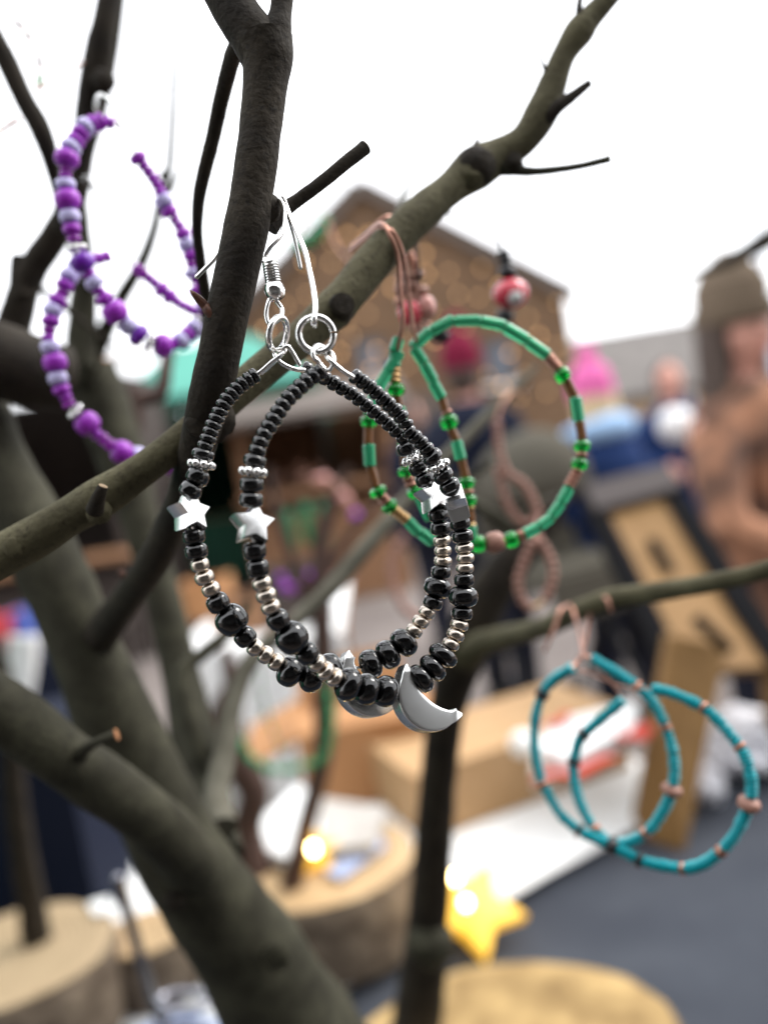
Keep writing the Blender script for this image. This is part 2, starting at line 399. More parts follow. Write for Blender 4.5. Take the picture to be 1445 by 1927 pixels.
# ------------------------------------------------------------------ green gazebo
GY = 9.0
gl = PY(175, 700, GY); gr = PY(590, 690, GY); gt = PY(330, 655, GY).z; ge = PY(300, 752, GY).z; gb = PY(300, 785, GY).z
gx0, gx1 = gl.x, gr.x
gz = thing('green_gazebo', 'green canvas gazebo with roof coloured lit mint and sides shaded dark green', 'gazebo', ((gx0+gx1)/2, GY, 0))
gm = Vector(((gx0+gx1)/2, GY+1.3, gt+.12))
cs = [Vector((gx0, GY, ge)), Vector((gx1, GY, ge)), Vector((gx1, GY+2.6, ge)), Vector((gx0, GY+2.6, ge))]
tp = [gm+Vector((sx*.45, sy*.45, 0)) for sx, sy in ((-1, -1), (1, -1), (1, 1), (-1, 1))]
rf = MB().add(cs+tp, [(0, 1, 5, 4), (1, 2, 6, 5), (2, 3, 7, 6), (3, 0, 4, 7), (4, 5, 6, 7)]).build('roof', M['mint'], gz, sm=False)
for i in range(4):
    p, q = cs[i], cs[(i+1) % 4]; n_ = Vector((0, 0, 1)).cross(q-p).normalized()
    sc_ = MB(); k = 8
    for j in range(k):
        u = p+(q-p)*(j/k); v = p+(q-p)*((j+.94)/k)
        sc_.slab([u, v, v-Vector((0, 0, .2)), (u+v)/2-Vector((0, 0, .27)), u-Vector((0, 0, .2))], n_, .012)
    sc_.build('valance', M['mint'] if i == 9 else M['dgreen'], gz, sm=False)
for p in cs:
    q = p+(gm-p)*.02
    MB().tube([(q.x, q.y, 0), (q.x, q.y, ge/2), (q.x, q.y, ge-.01)], .025, 8).build('leg', M['alu'], gz)
for (p, q) in ((cs[3], cs[2]), (cs[0], cs[3]), (cs[1], cs[2])):
    pl = MB(); N = 14
    vs = []
    for i in range(N+1):
        u = p+(q-p)*(i/N); off = Vector((0, 0, 1)).cross(q-p).normalized()*.03*math.sin(i*1.9)
        vs += [u+off-Vector((0, 0, .1)), Vector((u.x, u.y, .05))+off*1.5]
    pl.add(vs, [(2*i, 2*i+1, 2*i+3, 2*i+2) for i in range(N)])
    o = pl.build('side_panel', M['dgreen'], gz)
    md = o.modifiers.new('solid', 'SOLIDIFY'); md.thickness = .01
# trestle table with a cloth under the gazebo
tt = thing('trestle_table', 'dark cloth covered trestle table under the green gazebo', 'table', ((gx0+gx1)/2, GY+.5, 0))
MB().box(((gx0+gx1)/2, GY+.5, .75), (gx1-gx0-.5, .6, .04)).build('tabletop', M['hut_wood'], tt, sm=False)
for sx in (-1, 1): MB().box(((gx0+gx1)/2+sx*((gx1-gx0)/2-.5), GY+.5, .365), (.06, .5, .725)).build('leg', M['hut_dark'], tt, sm=False)
MB().box(((gx0+gx1)/2, GY+.16, .45), (gx1-gx0-.44, .02, .66)).build('cloth_front', M['dgreen'], tt, sm=False)

# ------------------------------------------------------------------ wooden market huts, board by board
def hut(label, x0, y0, x1, y1, Y, mboard, z_open, depth_=1.8, counter='hut_wood'):
    a = PY(x0, y0, Y); b = PY(x1, y1, Y); X0, X1, top = a.x, b.x, a.z
    h = thing('market_hut', label, 'market hut', ((X0+X1)/2, Y, 0), group='wooden market huts')
    nb = int((z_open)/.14)
    bmesh_ = MB().box((0, 0, 0), (X1-X0-.2, .03, .13)).mesh('board', M[mboard], sm=False)
    for i in range(nb):
        link(bpy.data.objects.new('board', bmesh_), Matrix.Translation(((X0+X1)/2, Y+random.uniform(0, .006), .07+i*.14)), h)
    MB().box(((X0+X1)/2, Y-.08, z_open+.03), (X1-X0, .34, .05)).build('counter', M[counter], h, sm=False)
    for sx in (X0+.05, X1-.05):
        for yy in (Y+.06, Y+depth_): MB().box((sx, yy, top/2-.02), (.09, .09, top-.04)).build('post', M[mboard], h, sm=False)
    MB().box(((X0+X1)/2, Y+depth_+.06, top/2), (X1-X0, .03, top-.05)).build('back_wall', M[mboard], h, sm=False)
    for sx in (X0-.005, X1+.005): MB().box((sx, Y+depth_/2+.1, top/2), (.025, depth_-.3, top-.05)).build('side_wall', M[mboard], h, sm=False)
    MB().slab([(X0-.2, Y-.35, top), (X1+.2, Y-.35, top), (X1+.2, Y+depth_+.3, top+.35), (X0-.2, Y+depth_+.3, top+.35)], (0, -.2, 1), .06).build('roof', M['roof_tile'], h, sm=False)
    return h
hut('orange brown wooden market hut with a plank counter under the brick house', 430, 800, 730, 805, 7.5, 'hut_wood', .98)
hut('dark brown wooden market hut beside the green gazebo', -260, 760, 205, 800, 6.5, 'hut_dark', .80)

# ------------------------------------------------------------------ added terrace behind the camera, unseen, put in for shade
fb = thing('shade_terrace', 'added unseen grey rendered terrace shading the stall from behind', 'building', (0, -7, 0))
MB().box((0, -9.5, 3.2), (26, 5, 6.4)).build('wall', M['grey_wall'], fb, sm=False)
MB().slab([(-13.3, -6.7, 6.35), (13.3, -6.7, 6.35), (13.3, -9.5, 8.6), (-13.3, -9.5, 8.6)], (0, .6, 1), .2).build('roof', M['far_roof'], fb, sm=False)
MB().slab([(-13.3, -9.55, 8.6), (13.3, -9.55, 8.6), (13.3, -12.3, 6.35), (-13.3, -12.3, 6.35)], (0, -.6, 1), .2).build('roof', M['far_roof'], fb, sm=False)
for fl in range(2):
    for i in range(9):
        wo = MB().box((-11+i*2.75, -6.97, 1.6+fl*2.9), (1.15, .1, 1.5)).build('window', M['frame_white'], fb, sm=False)
        MB().box((-11+i*2.75, -6.91, 1.6+fl*2.9), (.95, .03, 1.3)).build('pane', M['pane'], wo, sm=False)

# ------------------------------------------------------------------ added gazebo out of view, its canopy darkens the camera side
sg = thing('shade_gazebo', 'added unseen grey canvas gazebo that shades the stall', 'gazebo', (0, -1.3, 0))
SX, SY0, SY1, SZ = 1.6, -3.0, -.55, 2.2
cs = [Vector((-SX, SY1, SZ)), Vector((SX, SY1, SZ)), Vector((SX, SY0, SZ)), Vector((-SX, SY0, SZ))]; tp = Vector((0, (SY0+SY1)/2, SZ+.8))
rf = MB().add(cs+[tp], [(0, 1, 4), (1, 2, 4), (2, 3, 4), (3, 0, 4)]).build('roof', M['canvas'], sg, sm=False)
for p in cs: MB().tube([(p.x, p.y, 0), (p.x, p.y, 1), (p.x, p.y, SZ-.01)], .022, 8).build('leg', M['alu'], sg)
for p, q in ((cs[2], cs[3]), (cs[1], cs[2]), (cs[0], cs[3])):
    vs = []
    for i in range(17):
        u = p+(q-p)*(i/16); off = Vector((0, 0, 1)).cross(q-p).normalized()*.03*math.sin(i*1.9)
        vs += [u+off-Vector((0, 0, .02)), Vector((u.x, u.y, .05))+off]
    MB().add(vs, [(2*i, 2*i+1, 2*i+3, 2*i+2) for i in range(16)]).build('side_panel', M['canvas'], sg).modifiers.new('s', 'SOLIDIFY').thickness = .01

shade_scr = thing('shadescreen', 'added unseen dark green canvas windbreak beside the stall', 'shadescreen', (-.8, .1, 0))  # added screen out of view, keeps the left sides of things dark
vs = []
for i in range(17):
    y = .2+.8*i/16; vs += [(-.8+.015*math.sin(i*1.9), y, .05), (-.8+.015*math.sin(i*1.9+.4), y, 2.05)]
MB().add(vs, [(2*i, 2*i+1, 2*i+3, 2*i+2) for i in range(16)]).build('canvas', M['dgreen'], shade_scr).modifiers.new('s', 'SOLIDIFY').thickness = .01
for y in (.2, .6, 1.0): MB().tube([(-.815, y, 0), (-.815, y, 1), (-.815, y, 2.1)], .014, 8).build('pole', M['alu'], shade_scr)

# ================================================================== PEOPLE
def head_fn(s):
    def f(u):
        x, y, z = u.x, u.y, u.z
        wx, wy, wz = .073*s, .093*s, .118*s
        if z < 0: wx *= 1-.28*(-z)**1.3; wy *= 1-.10*(-z)
        p = Vector((x*wx, y*wy, z*wz))
        if y < 0:
            fr = -y
            p.y -= .026*s*math.exp(-((x/.16)**2+((z+.10)/.16)**2))*fr          # nose
            p.y += .010*s*math.exp(-(((abs(x)-.38)/.18)**2+((z-.06)/.13)**2))   # eye sockets
            p.y -= .006*s*math.exp(-((x/.3)**2+((z+.42)/.08)**2))              # lips
            p.y -= .010*s*math.exp(-((x/.3)**2+((z+.80)/.2)**2))               # chin
        return p
    return f
def person(label, x, y, d, h, face, arms, mats, hat=None, hair=None, fingers=True, pom=None, coat_len=.46, bulk=1.0, collar=None, hatw=1.0):
    """x, y: photo position of the face; d: distance; face: heading of the face (0 looks at the camera)"""
    hp = P(x, y, d); s = h/1.7
    base = Vector((hp.x, hp.y, 0))
    root = thing('person', label, 'person', base, group=None, rotz=face)
    MW = WM[root.name]
    def put(mb, name, m, parent=root, remesh=0, sm_=0):
        mb.v = [tuple(Vector(v)) for v in mb.v]
        o = link(bpy.data.objects.new(name, mb.mesh(name, m)), MW.copy(), parent)
        if remesh:
            r = o.modifiers.new('remesh', 'REMESH'); r.mode = 'VOXEL'; r.voxel_size = remesh; r.use_smooth_shade = True
            if sm_: q = o.modifiers.new('smooth', 'SMOOTH'); q.iterations = sm_; q.factor = .5
        return o
    V = lambda *a: Vector(a)*s
    hip = .90
    b = MB()
    b.tube([V(0, 0, .84), V(0, 0, 1.0), V(0, 0, 1.15), V(0, .01, 1.32), V(0, .015, 1.42), V(0, .01, 1.47)], [.13*s, .13*s, .125*s, .14*s, .11*s, .06*s], 14)
    b.tube([V(0, .01, 1.40), V(0, .005, 1.50), V(0, -.005, 1.56)], [.06*s, .05*s, .052*s], 12)
    b.ell(V(0, -.005, 1.61), (1, 1, 1), 24, 18, head_fn(s))
    for sx in (-1, 1): b.ell(V(sx*.073, .012, 1.605), (.012*s, .022*s, .032*s), 8, 6)
    feet = [(sx*.10, (-.06 if sx > 0 else .05)) for sx in (-1, 1)]
    for (fx, fy), sx in zip(feet, (-1, 1)):
        b.tube([V(sx*.085, 0, .90), V(sx*.09, fy*.4-.01, .50), V(fx, fy, .10)], [.085*s, .058*s, .04*s], 12)
        b.tube([V(fx, fy+.04, .045), V(fx, fy-.16, .035)], [.04*s, .035*s], 10, round_end=True)
    hands = []
    for sx, (el, wr) in zip((-1, 1), arms):
        sh = V(sx*.17, .01, 1.38); el = V(*el); wr = V(*wr)
        b.tube([sh, (sh+el)/2, el, (el+wr)/2, wr], [.05*s, .046*s, .04*s, .038*s, .028*s], 10)
        dv = (wr-el).normalized(); side = dv.cross(Vector((0, 1, 0)));
        side = side.normalized() if side.length > .1 else Vector((1, 0, 0)); nrm = side.cross(dv)
        pc = wr+dv*.05*s
        b.tube([wr, pc, wr+dv*.09*s], [.026*s, .036*s, .034*s], 10)
        for q in range(4):
            o0 = wr+dv*.085*s+side*(q-1.5)*.02*s; ln = (.06, .075, .07, .052)[q]*s
            b.tube([o0, o0+dv*ln*.55+nrm*.006*s, o0+dv*ln*.85+nrm*.02*s], [.0105*s, .0100*s, .0085*s], 8, round_end=True)
        o0 = wr+dv*.03*s+side*.033*s*(-sx)
        b.tube([o0, o0+dv*.03*s+side*(-sx)*.022*s, o0+dv*.06*s+side*(-sx)*.026*s], [.013*s, .012*s, .0095*s], 8, round_end=True)
        hands.append((sh, el, wr))
    body = put(b, 'body', M['skin'], remesh=.008, sm_=2)
    for sx in (-1, 1):
        e = MB().ell(V(sx*.029, -.083, 1.617), (.011*s, .009*s, .008*s), 8, 6); put(e, 'eye', M['eye'], body)
    put(MB().ell(V(0, -.094, 1.558), (.022*s, .006*s, .007*s), 10, 6), 'mouth', M['lip'], body)
    c = MB(); bk = bulk
    lo = 1.7*coat_len
    c.tube([V(0, 0, lo), V(0, 0, (lo+1.15)/2), V(0, 0, 1.15), V(0, .01, 1.32), V(0, .015, 1.43), V(0, .012, 1.485)], [.20*s*bk, .18*s*bk, .165*s*bk, .18*s*bk, .14*s*bk, .085*s], 18, rough=.08, freq=6)
    for sh, el, wr in hands:
        c.tube([sh-Vector((sh.x*.25, 0, 0)), (sh+el)/2, el, (el+wr)/2, wr], [.088*s*bk, .078*s*bk, .068*s*bk, .06*s*bk, .048*s*bk], 12, rough=.1, freq=9)
    put(c, 'coat', M[mats[0]], remesh=.014, sm_=3)
    t = MB()
    for (fx, fy), sx in zip(feet, (-1, 1)):
        t.tube([V(sx*.085, 0, .95), V(sx*.09, fy*.4-.01, .50), V(fx, fy, .09)], [.105*s, .08*s, .065*s], 12, rough=.05, freq=9)
    t.tube([V(0, 0, .84), V(0, 0, 1.0)], [.145*s, .14*s], 14)
    put(t, 'trousers', M[mats[1]], remesh=.014, sm_=2)
    for (fx, fy) in feet:
        put(MB().tube([V(fx, fy+.06, .05), V(fx, fy-.05, .048), V(fx, fy-.17, .036)], [.05*s, .052*s, .042*s], 12, round_end=True), 'shoe', M['rubber'])
    if collar:
        cc = MB().tube([V(.13*math.cos(a), .015+.115*math.sin(a), 1.47+.02*math.sin(a)) for a in [2*math.pi*i/20 for i in range(21)]], .058*s, 12, rough=.12, freq=14); put(cc, 'hood', M[collar])
    if hair:
        hb = MB(); ln = hair[1]
        hb.ell(V(0, .018, 1.625), (.086*s, .095*s, .118*s), 18, 12, lambda u: 1.0 if not (u.y < -.35 and u.z < .35) else .80)
        if ln:
            for q in range(9):
                a = math.pi*(q/8); hx_ = math.cos(a)*.078; hy_ = .02+math.sin(a)*.062
                hb.tube([V(hx_, hy_, 1.64), V(hx_*1.22, hy_*1.2-.01, 1.55-ln*.3), V(hx_*1.3+.01*math.sin(q*3), hy_*1.1-.045, 1.56-ln)], [.034*s, .036*s, .02*s], 8, round_end=True)
        put(hb, 'hair', M[hair[0]])
    if hat:
        hm = MB().lathe([(.097*s, 1.635*s), (.104*s, 1.65*s), (.104*s, 1.695*s), (.094*s, 1.70*s), (.096*s, 1.74*s), (.078*s, (1.74+hat[1]*.45)*s), (.046*s, (1.74+hat[1]*.86)*s), (.022*s, (1.744+hat[1])*s), (.001, (1.75+hat[1])*s)], 20, Matrix.Translation((0, .01*s, 0)))
        hm.v = [(v[0]*.93*hatw, v[1]*1.05*hatw, v[2]) for v in hm.v]
        ho = put(hm, 'hat', M[hat[0]])
        if pom: put(MB().ell(V(0, .01, 1.78+hat[1]), (.045*s,)*3, 12, 9, lambda u: 1+.18*noise.noise(u*6)), 'pompom', M[pom], ho)
    return root

down = lambda sx: ((sx*.24, .02, 1.10), (sx*.25, -.06, .86))
person('man in maroon hat and dark navy jacket standing in the crowd', 873, 705, 4.0, 1.70, R(150), [down(-1), ((.26, -.03, 1.12), (.18, -.20, 1.02))], ('navy', 'trouser'), hat=('maroon', .07), hair=('hair_brown', 0), pom='maroon', bulk=1.2, coat_len=.44)
person('child in a pink bobble hat with fair hair and blue coat', 1108, 722, 3.5, 1.465, R(215), [down(-1), ((.25, -.04, 1.12), (.16, -.20, 1.05))], ('blue_coat', 'trouser'), hat=('pink_knit', .07), hair=('blonde', .14), pom='pink_knit', bulk=1.12, coat_len=.40, collar='pale_blue')
person('person in blue coat holding a round white ball, pale face uncovered', 1262, 745, 4.4, 1.50, R(-12), [((-.25, -.05, 1.14), (-.12, -.25, 1.12)), ((.25, -.05, 1.14), (.12, -.25, 1.12))], ('blue_coat', 'trouser'), hair=('hair_brown', 0), bulk=1.2, coat_len=.42)
person('person in tan fur coat and tall taupe knitted hat with long hair', 1392, 640, 2.3, 1.60, R(30), [((-.27, -.10, 1.10), (-.12, -.27, .98)), ((.25, -.08, 1.08), (.12, -.26, 1.05))], ('fur', 'trouser'), hat=('hat_tan', .10), hair=('hair_brown', .42), bulk=.95, coat_len=.42, hatw=1.08)
person('person in a dark coat and dark trousers beyond the small branch tree', 770, 800, 5.2, 1.55, R(120), [down(-1), down(1)], ('navy', 'trouser'), hair=('hair_brown', .1), bulk=1.15)
wb = P(1272, 800, 4.08)
tag(MB().ell(wb, (.085, .085, .085), 20, 14).build('white_ball', M['white_bead']), 'round white ball held by the person in blue', 'ball')

# pushchair
pc = P(1002, 885, 3.25); pb = Vector((pc.x, pc.y, 0))
pu = thing('pushchair', 'olive grey pushchair with rounded hood in the crowd', 'pushchair', pb, rotz=R(25))
def lput(mb, name, m, parent, root=pu):
    return link(bpy.data.objects.new(name, mb.mesh(name, m)), WM[root.name].copy(), parent)
zc = pc.z
hd = MB(); vs = []; fs = []
for i in range(9):
    a = R(-15+i*16)
    for j in range(13):
        th = math.pi*j/12
        vs.append((.22*math.cos(th), -.27*math.cos(a)*math.sin(th)*1.0+.05, zc-.10+.26*math.sin(th)*math.sin(a+.25)))
for i in range(8):
    for j in range(12): fs.append((i*13+j, i*13+j+1, (i+1)*13+j+1, (i+1)*13+j))
hd.add(vs, fs); ho = lput(hd, 'hood', M['olive_fab'], pu); md = ho.modifiers.new('s', 'SOLIDIFY'); md.thickness = .012
lput(MB().box((0, .10, zc-.22), (.40, .05, .46), Matrix.Rotation(R(-12), 4, 'X')).box((0, -.08, .80), (.40, .36, .07)).box((0, -.27, .74), (.36, .04, .16)), 'seat', M['olive_fab'], pu)
for sx in (-1, 1):
    lput(MB().tube([(sx*.22, -.32, .10), (sx*.23, -.05, .5), (sx*.23, .28, 1.0), (sx*.2, .40, 1.06)], .014, 8), 'frame_tube', M['rubber'], pu)
    lput(MB().tube([(sx*.24, .30, .12), (sx*.235, .05, .5), (sx*.23, -.1, .62)], .014, 8), 'leg', M['rubber'], pu)
    for yy in (-.33, .31):
        r_ = .11
        wl = lput(MB().lathe([(r_-.03, -.02), (r_, -.015), (r_, .015), (r_-.03, .02)], 20, Matrix.Translation((sx*.25, yy, r_+.001)) @ Matrix.Rotation(R(90), 4, 'Y'), closed=True), 'wheel', M['rubber'], pu)
        lput(MB().lathe([(r_-.028, -.006), (r_-.028, .006), (.001, .014), (.001, -.014)], 16, Matrix.Translation((sx*.25, yy, r_+.001)) @ Matrix.Rotation(R(90), 4, 'Y')), 'hub', M['alu'], wl)
lput(MB().tube([(-.2, .40, 1.06), (0, .42, 1.06), (.2, .40, 1.06)], .018, 8), 'handle', M['rubber'], pu)

# ================================================================== THE STALL TABLE
TX0, TX1, TY0, TY1 = -.70, .95, -.02, .92
tb = thing('stall_table', 'stall table covered by a slate grey cloth', 'table', ((TX0+TX1)/2, (TY0+TY1)/2, 0))
MB().box(((TX0+TX1)/2, (TY0+TY1)/2, TZ-.025), (TX1-TX0-.02, TY1-TY0-.02, .03)).build('tabletop', M['hut_wood'], tb, sm=False)
for sx in (TX0+.06, TX1-.06):
    for sy in (TY0+.06, TY1-.06): MB().box((sx, sy, (TZ-.04)/2), (.05, .05, TZ-.042)).build('leg', M['hut_wood'], tb, sm=False)
cl = MB(); NX, NY = 90, 56; vs = []
def fold(x, y):
    a = x*.8+y*.6
    return .0016*noise.noise(Vector((x*9, y*14, 1)))+.0060*math.exp(-((y-(.60-.42*x)-.02*math.sin(x*9))/.010)**2)+.0050*math.exp(-((y-(.44-.10*x)-.02*math.sin(x*7))/.012)**2)
for j in range(NY+1):
    for i in range(NX+1):
        u = i/NX; v = j/NY
        x = TX0-.30+(TX1-TX0+.60)*u; y = TY0-.30+(TY1-TY0+.60)*v
        ox = max(0, TX0-x, x-TX1); oy = max(0, TY0-y, y-TY1)
        xx = min(max(x, TX0), TX1); yy = min(max(y, TY0), TY1); dz = max(ox, oy)
        wv = .02*math.sin((x+y)*28)*min(1, dz*5)+.012*min(1, dz*30)
        if x < TX0: xx -= wv+.006
        if x > TX1: xx += wv+.006
        if y < TY0: yy -= wv+.006
        if y > TY1: yy += wv+.006
        vs.append((xx, yy, TZ-.006-dz+(fold(x, y) if dz == 0 else 0)))
cl.add(vs, [(j*(NX+1)+i, j*(NX+1)+i+1, (j+1)*(NX+1)+i+1, (j+1)*(NX+1)+i) for j in range(NY) for i in range(NX)])
tag(cl.build('tablecloth', M['cloth_grey']), 'slate grey cloth draped over the stall table', 'tablecloth')
# white runner (a corner lies in front of the camera, towards the boxes)
def onT(x, y, dz=0.0): return PZ(x, y, TZ+dz)
e0, e1 = onT(560, 1922), onT(1215, 1556)
er = (e1-e0).normalized(); en = Vector((-er.y, er.x, 0))
q0 = e0-er*.10; q1 = e1+er*.10
rn = MB(); vs = []
for j in range(13):
    for i in range(31):
        p = q0+(q1-q0)*(i/30)+en*(.34*j/12); vs.append((p.x, p.y, TZ+.0025+.0018*noise.noise(p*18)))
rn.add(vs, [(j*31+i, j*31+i+1, (j+1)*31+i+1, (j+1)*31+i) for j in range(12) for i in range(30)])
o = rn.build('table_runner', M['runner']); md = o.modifiers.new('s', 'SOLIDIFY'); md.thickness = .002; md.offset = 1
tag(o, 'white table runner lying across the slate grey cloth', 'table runner')

# ------------------------------------------------------------------ log slices
def log_slice(label, x, y, rpx, hgt, top='log_top', zbase=None, seed=1, squash=.92):
    zb = TZ+.007 if zbase is None else zbase
    c = PZ(x, y, zb+hgt); r = mm(rpx, depth(c))
    root = thing('log_slice', label, 'log slice', (c.x, c.y, zb), group='sawn log slices on the table')
    N = 40; rad = lambda a, z: r*(1+.06*noise.noise(Vector((math.cos(a)*1.3+seed, math.sin(a)*1.3, z*5)))+.025*noise.noise(Vector((math.cos(a)*7+seed, math.sin(a)*7, z*30))))
    vs = []; K = 7
    for k in range(K):
        z = hgt*k/(K-1); f = 1-.03*(k in (0, K-1))
        for j in range(N):
            a = 2*math.pi*j/N; q = rad(a, z)*f; vs.append((c.x+q*math.cos(a), c.y+q*math.sin(a)*squash, zb+z))
    fs = [(k*N+j, k*N+(j+1) % N, (k+1)*N+(j+1) % N, (k+1)*N+j) for k in range(K-1) for j in range(N)]+[tuple(range(N-1, -1, -1))]
    MB().add(vs, fs).build('bark', M['log_bark'], root, origin=(c.x, c.y, zb))
    vs = []; fs = []
    for k, q in enumerate((0.001, .25, .5, .75, .93, .965)):
        for j in range(N):
            a = 2*math.pi*j/N; rr = rad(a, hgt)*q
            vs.append((c.x+rr*math.cos(a), c.y+rr*math.sin(a)*squash, zb+hgt+(.0015 if k < 5 else 0)+.0008*noise.noise(Vector((rr*60*math.cos(a), rr*60*math.sin(a), seed)))))
    fs = [(k*N+j, k*N+(j+1) % N, (k+1)*N+(j+1) % N, (k+1)*N+j) for k in range(5) for j in range(N)]
    MB().add(vs, fs).build('cut_face', M[top], root, origin=(c.x, c.y, zb+hgt))
    return root, Vector((c.x, c.y, zb+hgt)), r
LH = .062
logA = log_slice('pale sawn log slice carrying the leaflets and a lit bulb', 600, 1622, 190, LH, 'log_top', seed=3)
logB = log_slice('broad tan log slice at the foot of the slender dark branch tree', 955, 2010, 355, .040, 'log_tan', seed=5)
logC = log_slice('thick old log slice beside the steel rod stand', 20, 1800, 200, .060, 'log_old', seed=9)
logD = log_slice('small yellowish log slice under the thick trunk, behind the steel rod', 275, 1755, 88, .045, 'log_top', seed=12)
logE = log_slice('wide log slice holding the thick olive trunk', 800, 2480, 420, .05, 'log_old', seed=14)

# ------------------------------------------------------------------ branch trees
def T(pts):           # (x, y, d, width px) -> smooth centre line and radii, metres
    rows = smooth([(x, y, d, w_) for x, y, d, w_ in pts], 8)
    return [P(x, y, d) for x, y, d, w_ in rows], [mm(w_, d)/2 for x, y, d, w_ in rows]
def tree(label, loc, group='branch trees hung with jewellery'):
    return thing('branch_tree', label, 'branch tree', loc, group)
def limb(root, pts, m='bark', name='branch', n=16, rough=.07, freq=None, seed=0, cut=None, stop=None):
    p, r = T(pts)
    if stop is not None: p = [stop]+p; r = [r[0]*1.05]+r
    rm = sum(r)/len(r)
    o = MB().tube(p, r, n, rough=rough, freq=freq or .55/rm, seed=seed).build(name, M[m], root)
    if cut:
        t = (p[-1]-p[-2]).normalized()
        Mx = Matrix.Translation(p[-1]+t*r[-1]*.03) @ t.to_track_quat('Z', 'Y').to_matrix().to_4x4()
        MB().lathe([(r[-1]*.93, -r[-1]*.05), (r[-1]*.9, r[-1]*.10), (r[-1]*.5, r[-1]*.14), (.00001, r[-1]*.1)], n, Mx).build('cut_end', M[cut], o)
    return o
def knot(root, x, y, d, w_, m='bark', name='knot', sq=(1, .75)):
    c = P(x, y, d); r = mm(w_, d)/2
    b = MB().ell((0, 0, 0), (r, r*sq[1], r), 12, 9, lambda u: 1+.22*noise.noise(u*2.3+Vector((x, y, 0))))
    b.v = [tuple(c+VIEW_R*v[0]+VIEW_U*v[2]+VIEW_B*v[1]) for v in b.v]
    return b.build(name, M[m], root)

def cut_ring(o): pass
la = logE[1]
TA = tree('thick olive branch tree carrying the black and purple earrings', (la.x, la.y, la.z))
# trunk climbs from its log, up and to the left
limb(TA, [(740, 2330, .285, 275), (665, 2140, .255, 258), (548, 1930, .232, 224), (430, 1737, .218, 182), (352, 1630, .21, 170), (290, 1516, .205, 158), (228, 1380, .202, 150), (172, 1245, .199, 132), (118, 1115, .198, 128), (52, 985, .198, 128), (-10, 860, .2, 128), (-70, 720, .205, 120), (-140, 560, .21, 110)], name='trunk', n=28, seed=1, stop=Vector((la.x, la.y, la.z-.002)), rough=.085)
limb(TA, [(400, 1620, .225, 120), (378, 1480, .245, 100), (345, 1290, .26, 74), (308, 1130, .265, 66), (262, 970, .268, 74), (215, 820, .27, 96), (165, 700, .27, 104)], name='branch', seed=2, cut='cut_orange')
limb(TA, [(-130, 640, .185, 130), (-40, 668, .19, 150), (60, 700, .195, 140), (120, 712, .2, 120)], name='branch', m='bark_dark', seed=21)
lo = limb(TA, [(400, 1700, .222, 90), (372, 1640, .207, 108), (322, 1580, .192, 108), (240, 1508, .177, 106), (130, 1432, .168, 110), (20, 1350, .162, 114), (-90, 1280, .16, 122)], seed=3, n=22)
limb(TA, [(146, 1434, .168, 34), (158, 1412, .162, 24), (185, 1396, .158, 17), (208, 1387, .157, 20), (219, 1383, .157, 25)], m='bark', name='twig', seed=4, n=10, cut='cut_orange')
# the stem that holds the hooks, in focus
limb(TA, [(165, 1255, .203, 60), (190, 1195, .194, 66), (236, 1130, .175, 60), (285, 1062, .156, 62), (328, 975, .142, 60), (356, 895, .130, 62), (378, 815, .1205, 72), (398, 735, .1155, 80), (418, 640, .1135, 80), (441, 530, .1125, 82), (463, 430, .112, 84), (479, 330, .112, 80), (490, 240, .112, 80), (499, 160, .112, 84), (503, 110, .112, 98), (497, 75, .112, 108)], m='bark_dark', seed=5, n=28, rough=.045)
limb(TA, [(500, 120, .112, 80), (478, 70, .1122, 88), (450, 30, .1125, 86), (412, -35, .113, 80), (370, -110, .114, 74)], m='bark_dark', seed=6, n=24, rough=.05)
limb(TA, [(508, 115, .112, 70), (520, 60, .1122, 56), (528, 22, .1125, 42), (533, -30, .113, 42), (540, -100, .114, 40)], m='bark_dark', seed=7, n=18, rough=.05)
limb(TA, [(505, 425, .1165, 44), (530, 398, .117, 30), (560, 376, .1175, 26), (610, 339, .118, 25), (655, 302, .1185, 26), (688, 276, .119, 27)], m='bark_dark', seed=8, n=16, name='twig', cut='cut_pale', rough=.06)
knot(TA, 500, 392, .1135, 62, 'bark_dark')
knot(TA, 374, 795, .1165, 52, 'bark_dark'); knot(TA, 399, 790, .121, 88, 'bark_dark', sq=(1, .5))
# bud on the stem
limb(TA, [(418, 606, .1125, 24), (404, 598, .1115, 20), (392, 585, .111, 18), (386, 574, .111, 15)], m='bud', name='twig', n=10, seed=31)
pb_, _ = T([(396, 590, .111, 10), (385, 575, .111, 18), (374, 562, .1105, 17), (364, 552, .11, 10), (357, 545, .11, 2)])
MB().tube(pb_, [mm(q, .111)/2 for q in [a[3] for a in smooth([(0, 0, 0, 12), (0, 0, 0, 17), (0, 0, 0, 15), (0, 0, 0, 9), (0, 0, 0, 1)], 8)]], 10, rough=.08, freq=900).build('bud', M['bud'], TA)
# the long olive branch running up to the right
limb(TA, [(-160, 1120, .128, 86), (-40, 1066, .127, 84), (60, 1015, .1265, 80), (130, 972, .126, 74), (188, 938, .1255, 76), (250, 897, .1255, 66), (330, 838, .1255, 62), (400, 778, .126, 62), (480, 708, .128, 64), (560, 642, .131, 66), (625, 583, .1335, 74), (660, 545, .135, 72), (735, 455, .139, 72), (800, 395, .142, 68), (850, 352, .144, 62), (893, 318, .146, 80), (935, 294, .147, 66), (985, 262, .147, 56), (1018, 212, .147, 64), (1036, 168, .147, 56), (1060, 105, .147, 46), (1090, 58, .147, 54), (1112, 30, .147, 44), (1160, -22, .147, 36), (1230, -100, .148, 30)], m='bark_olive', seed=9, n=26, rough=.055, freq=130)
limb(TA, [(178, 960, .121, 34), (186, 935, .119, 26), (194, 915, .1185, 19)], m='bark_dark', seed=10, n=12, name='twig', cut='cut_pale')
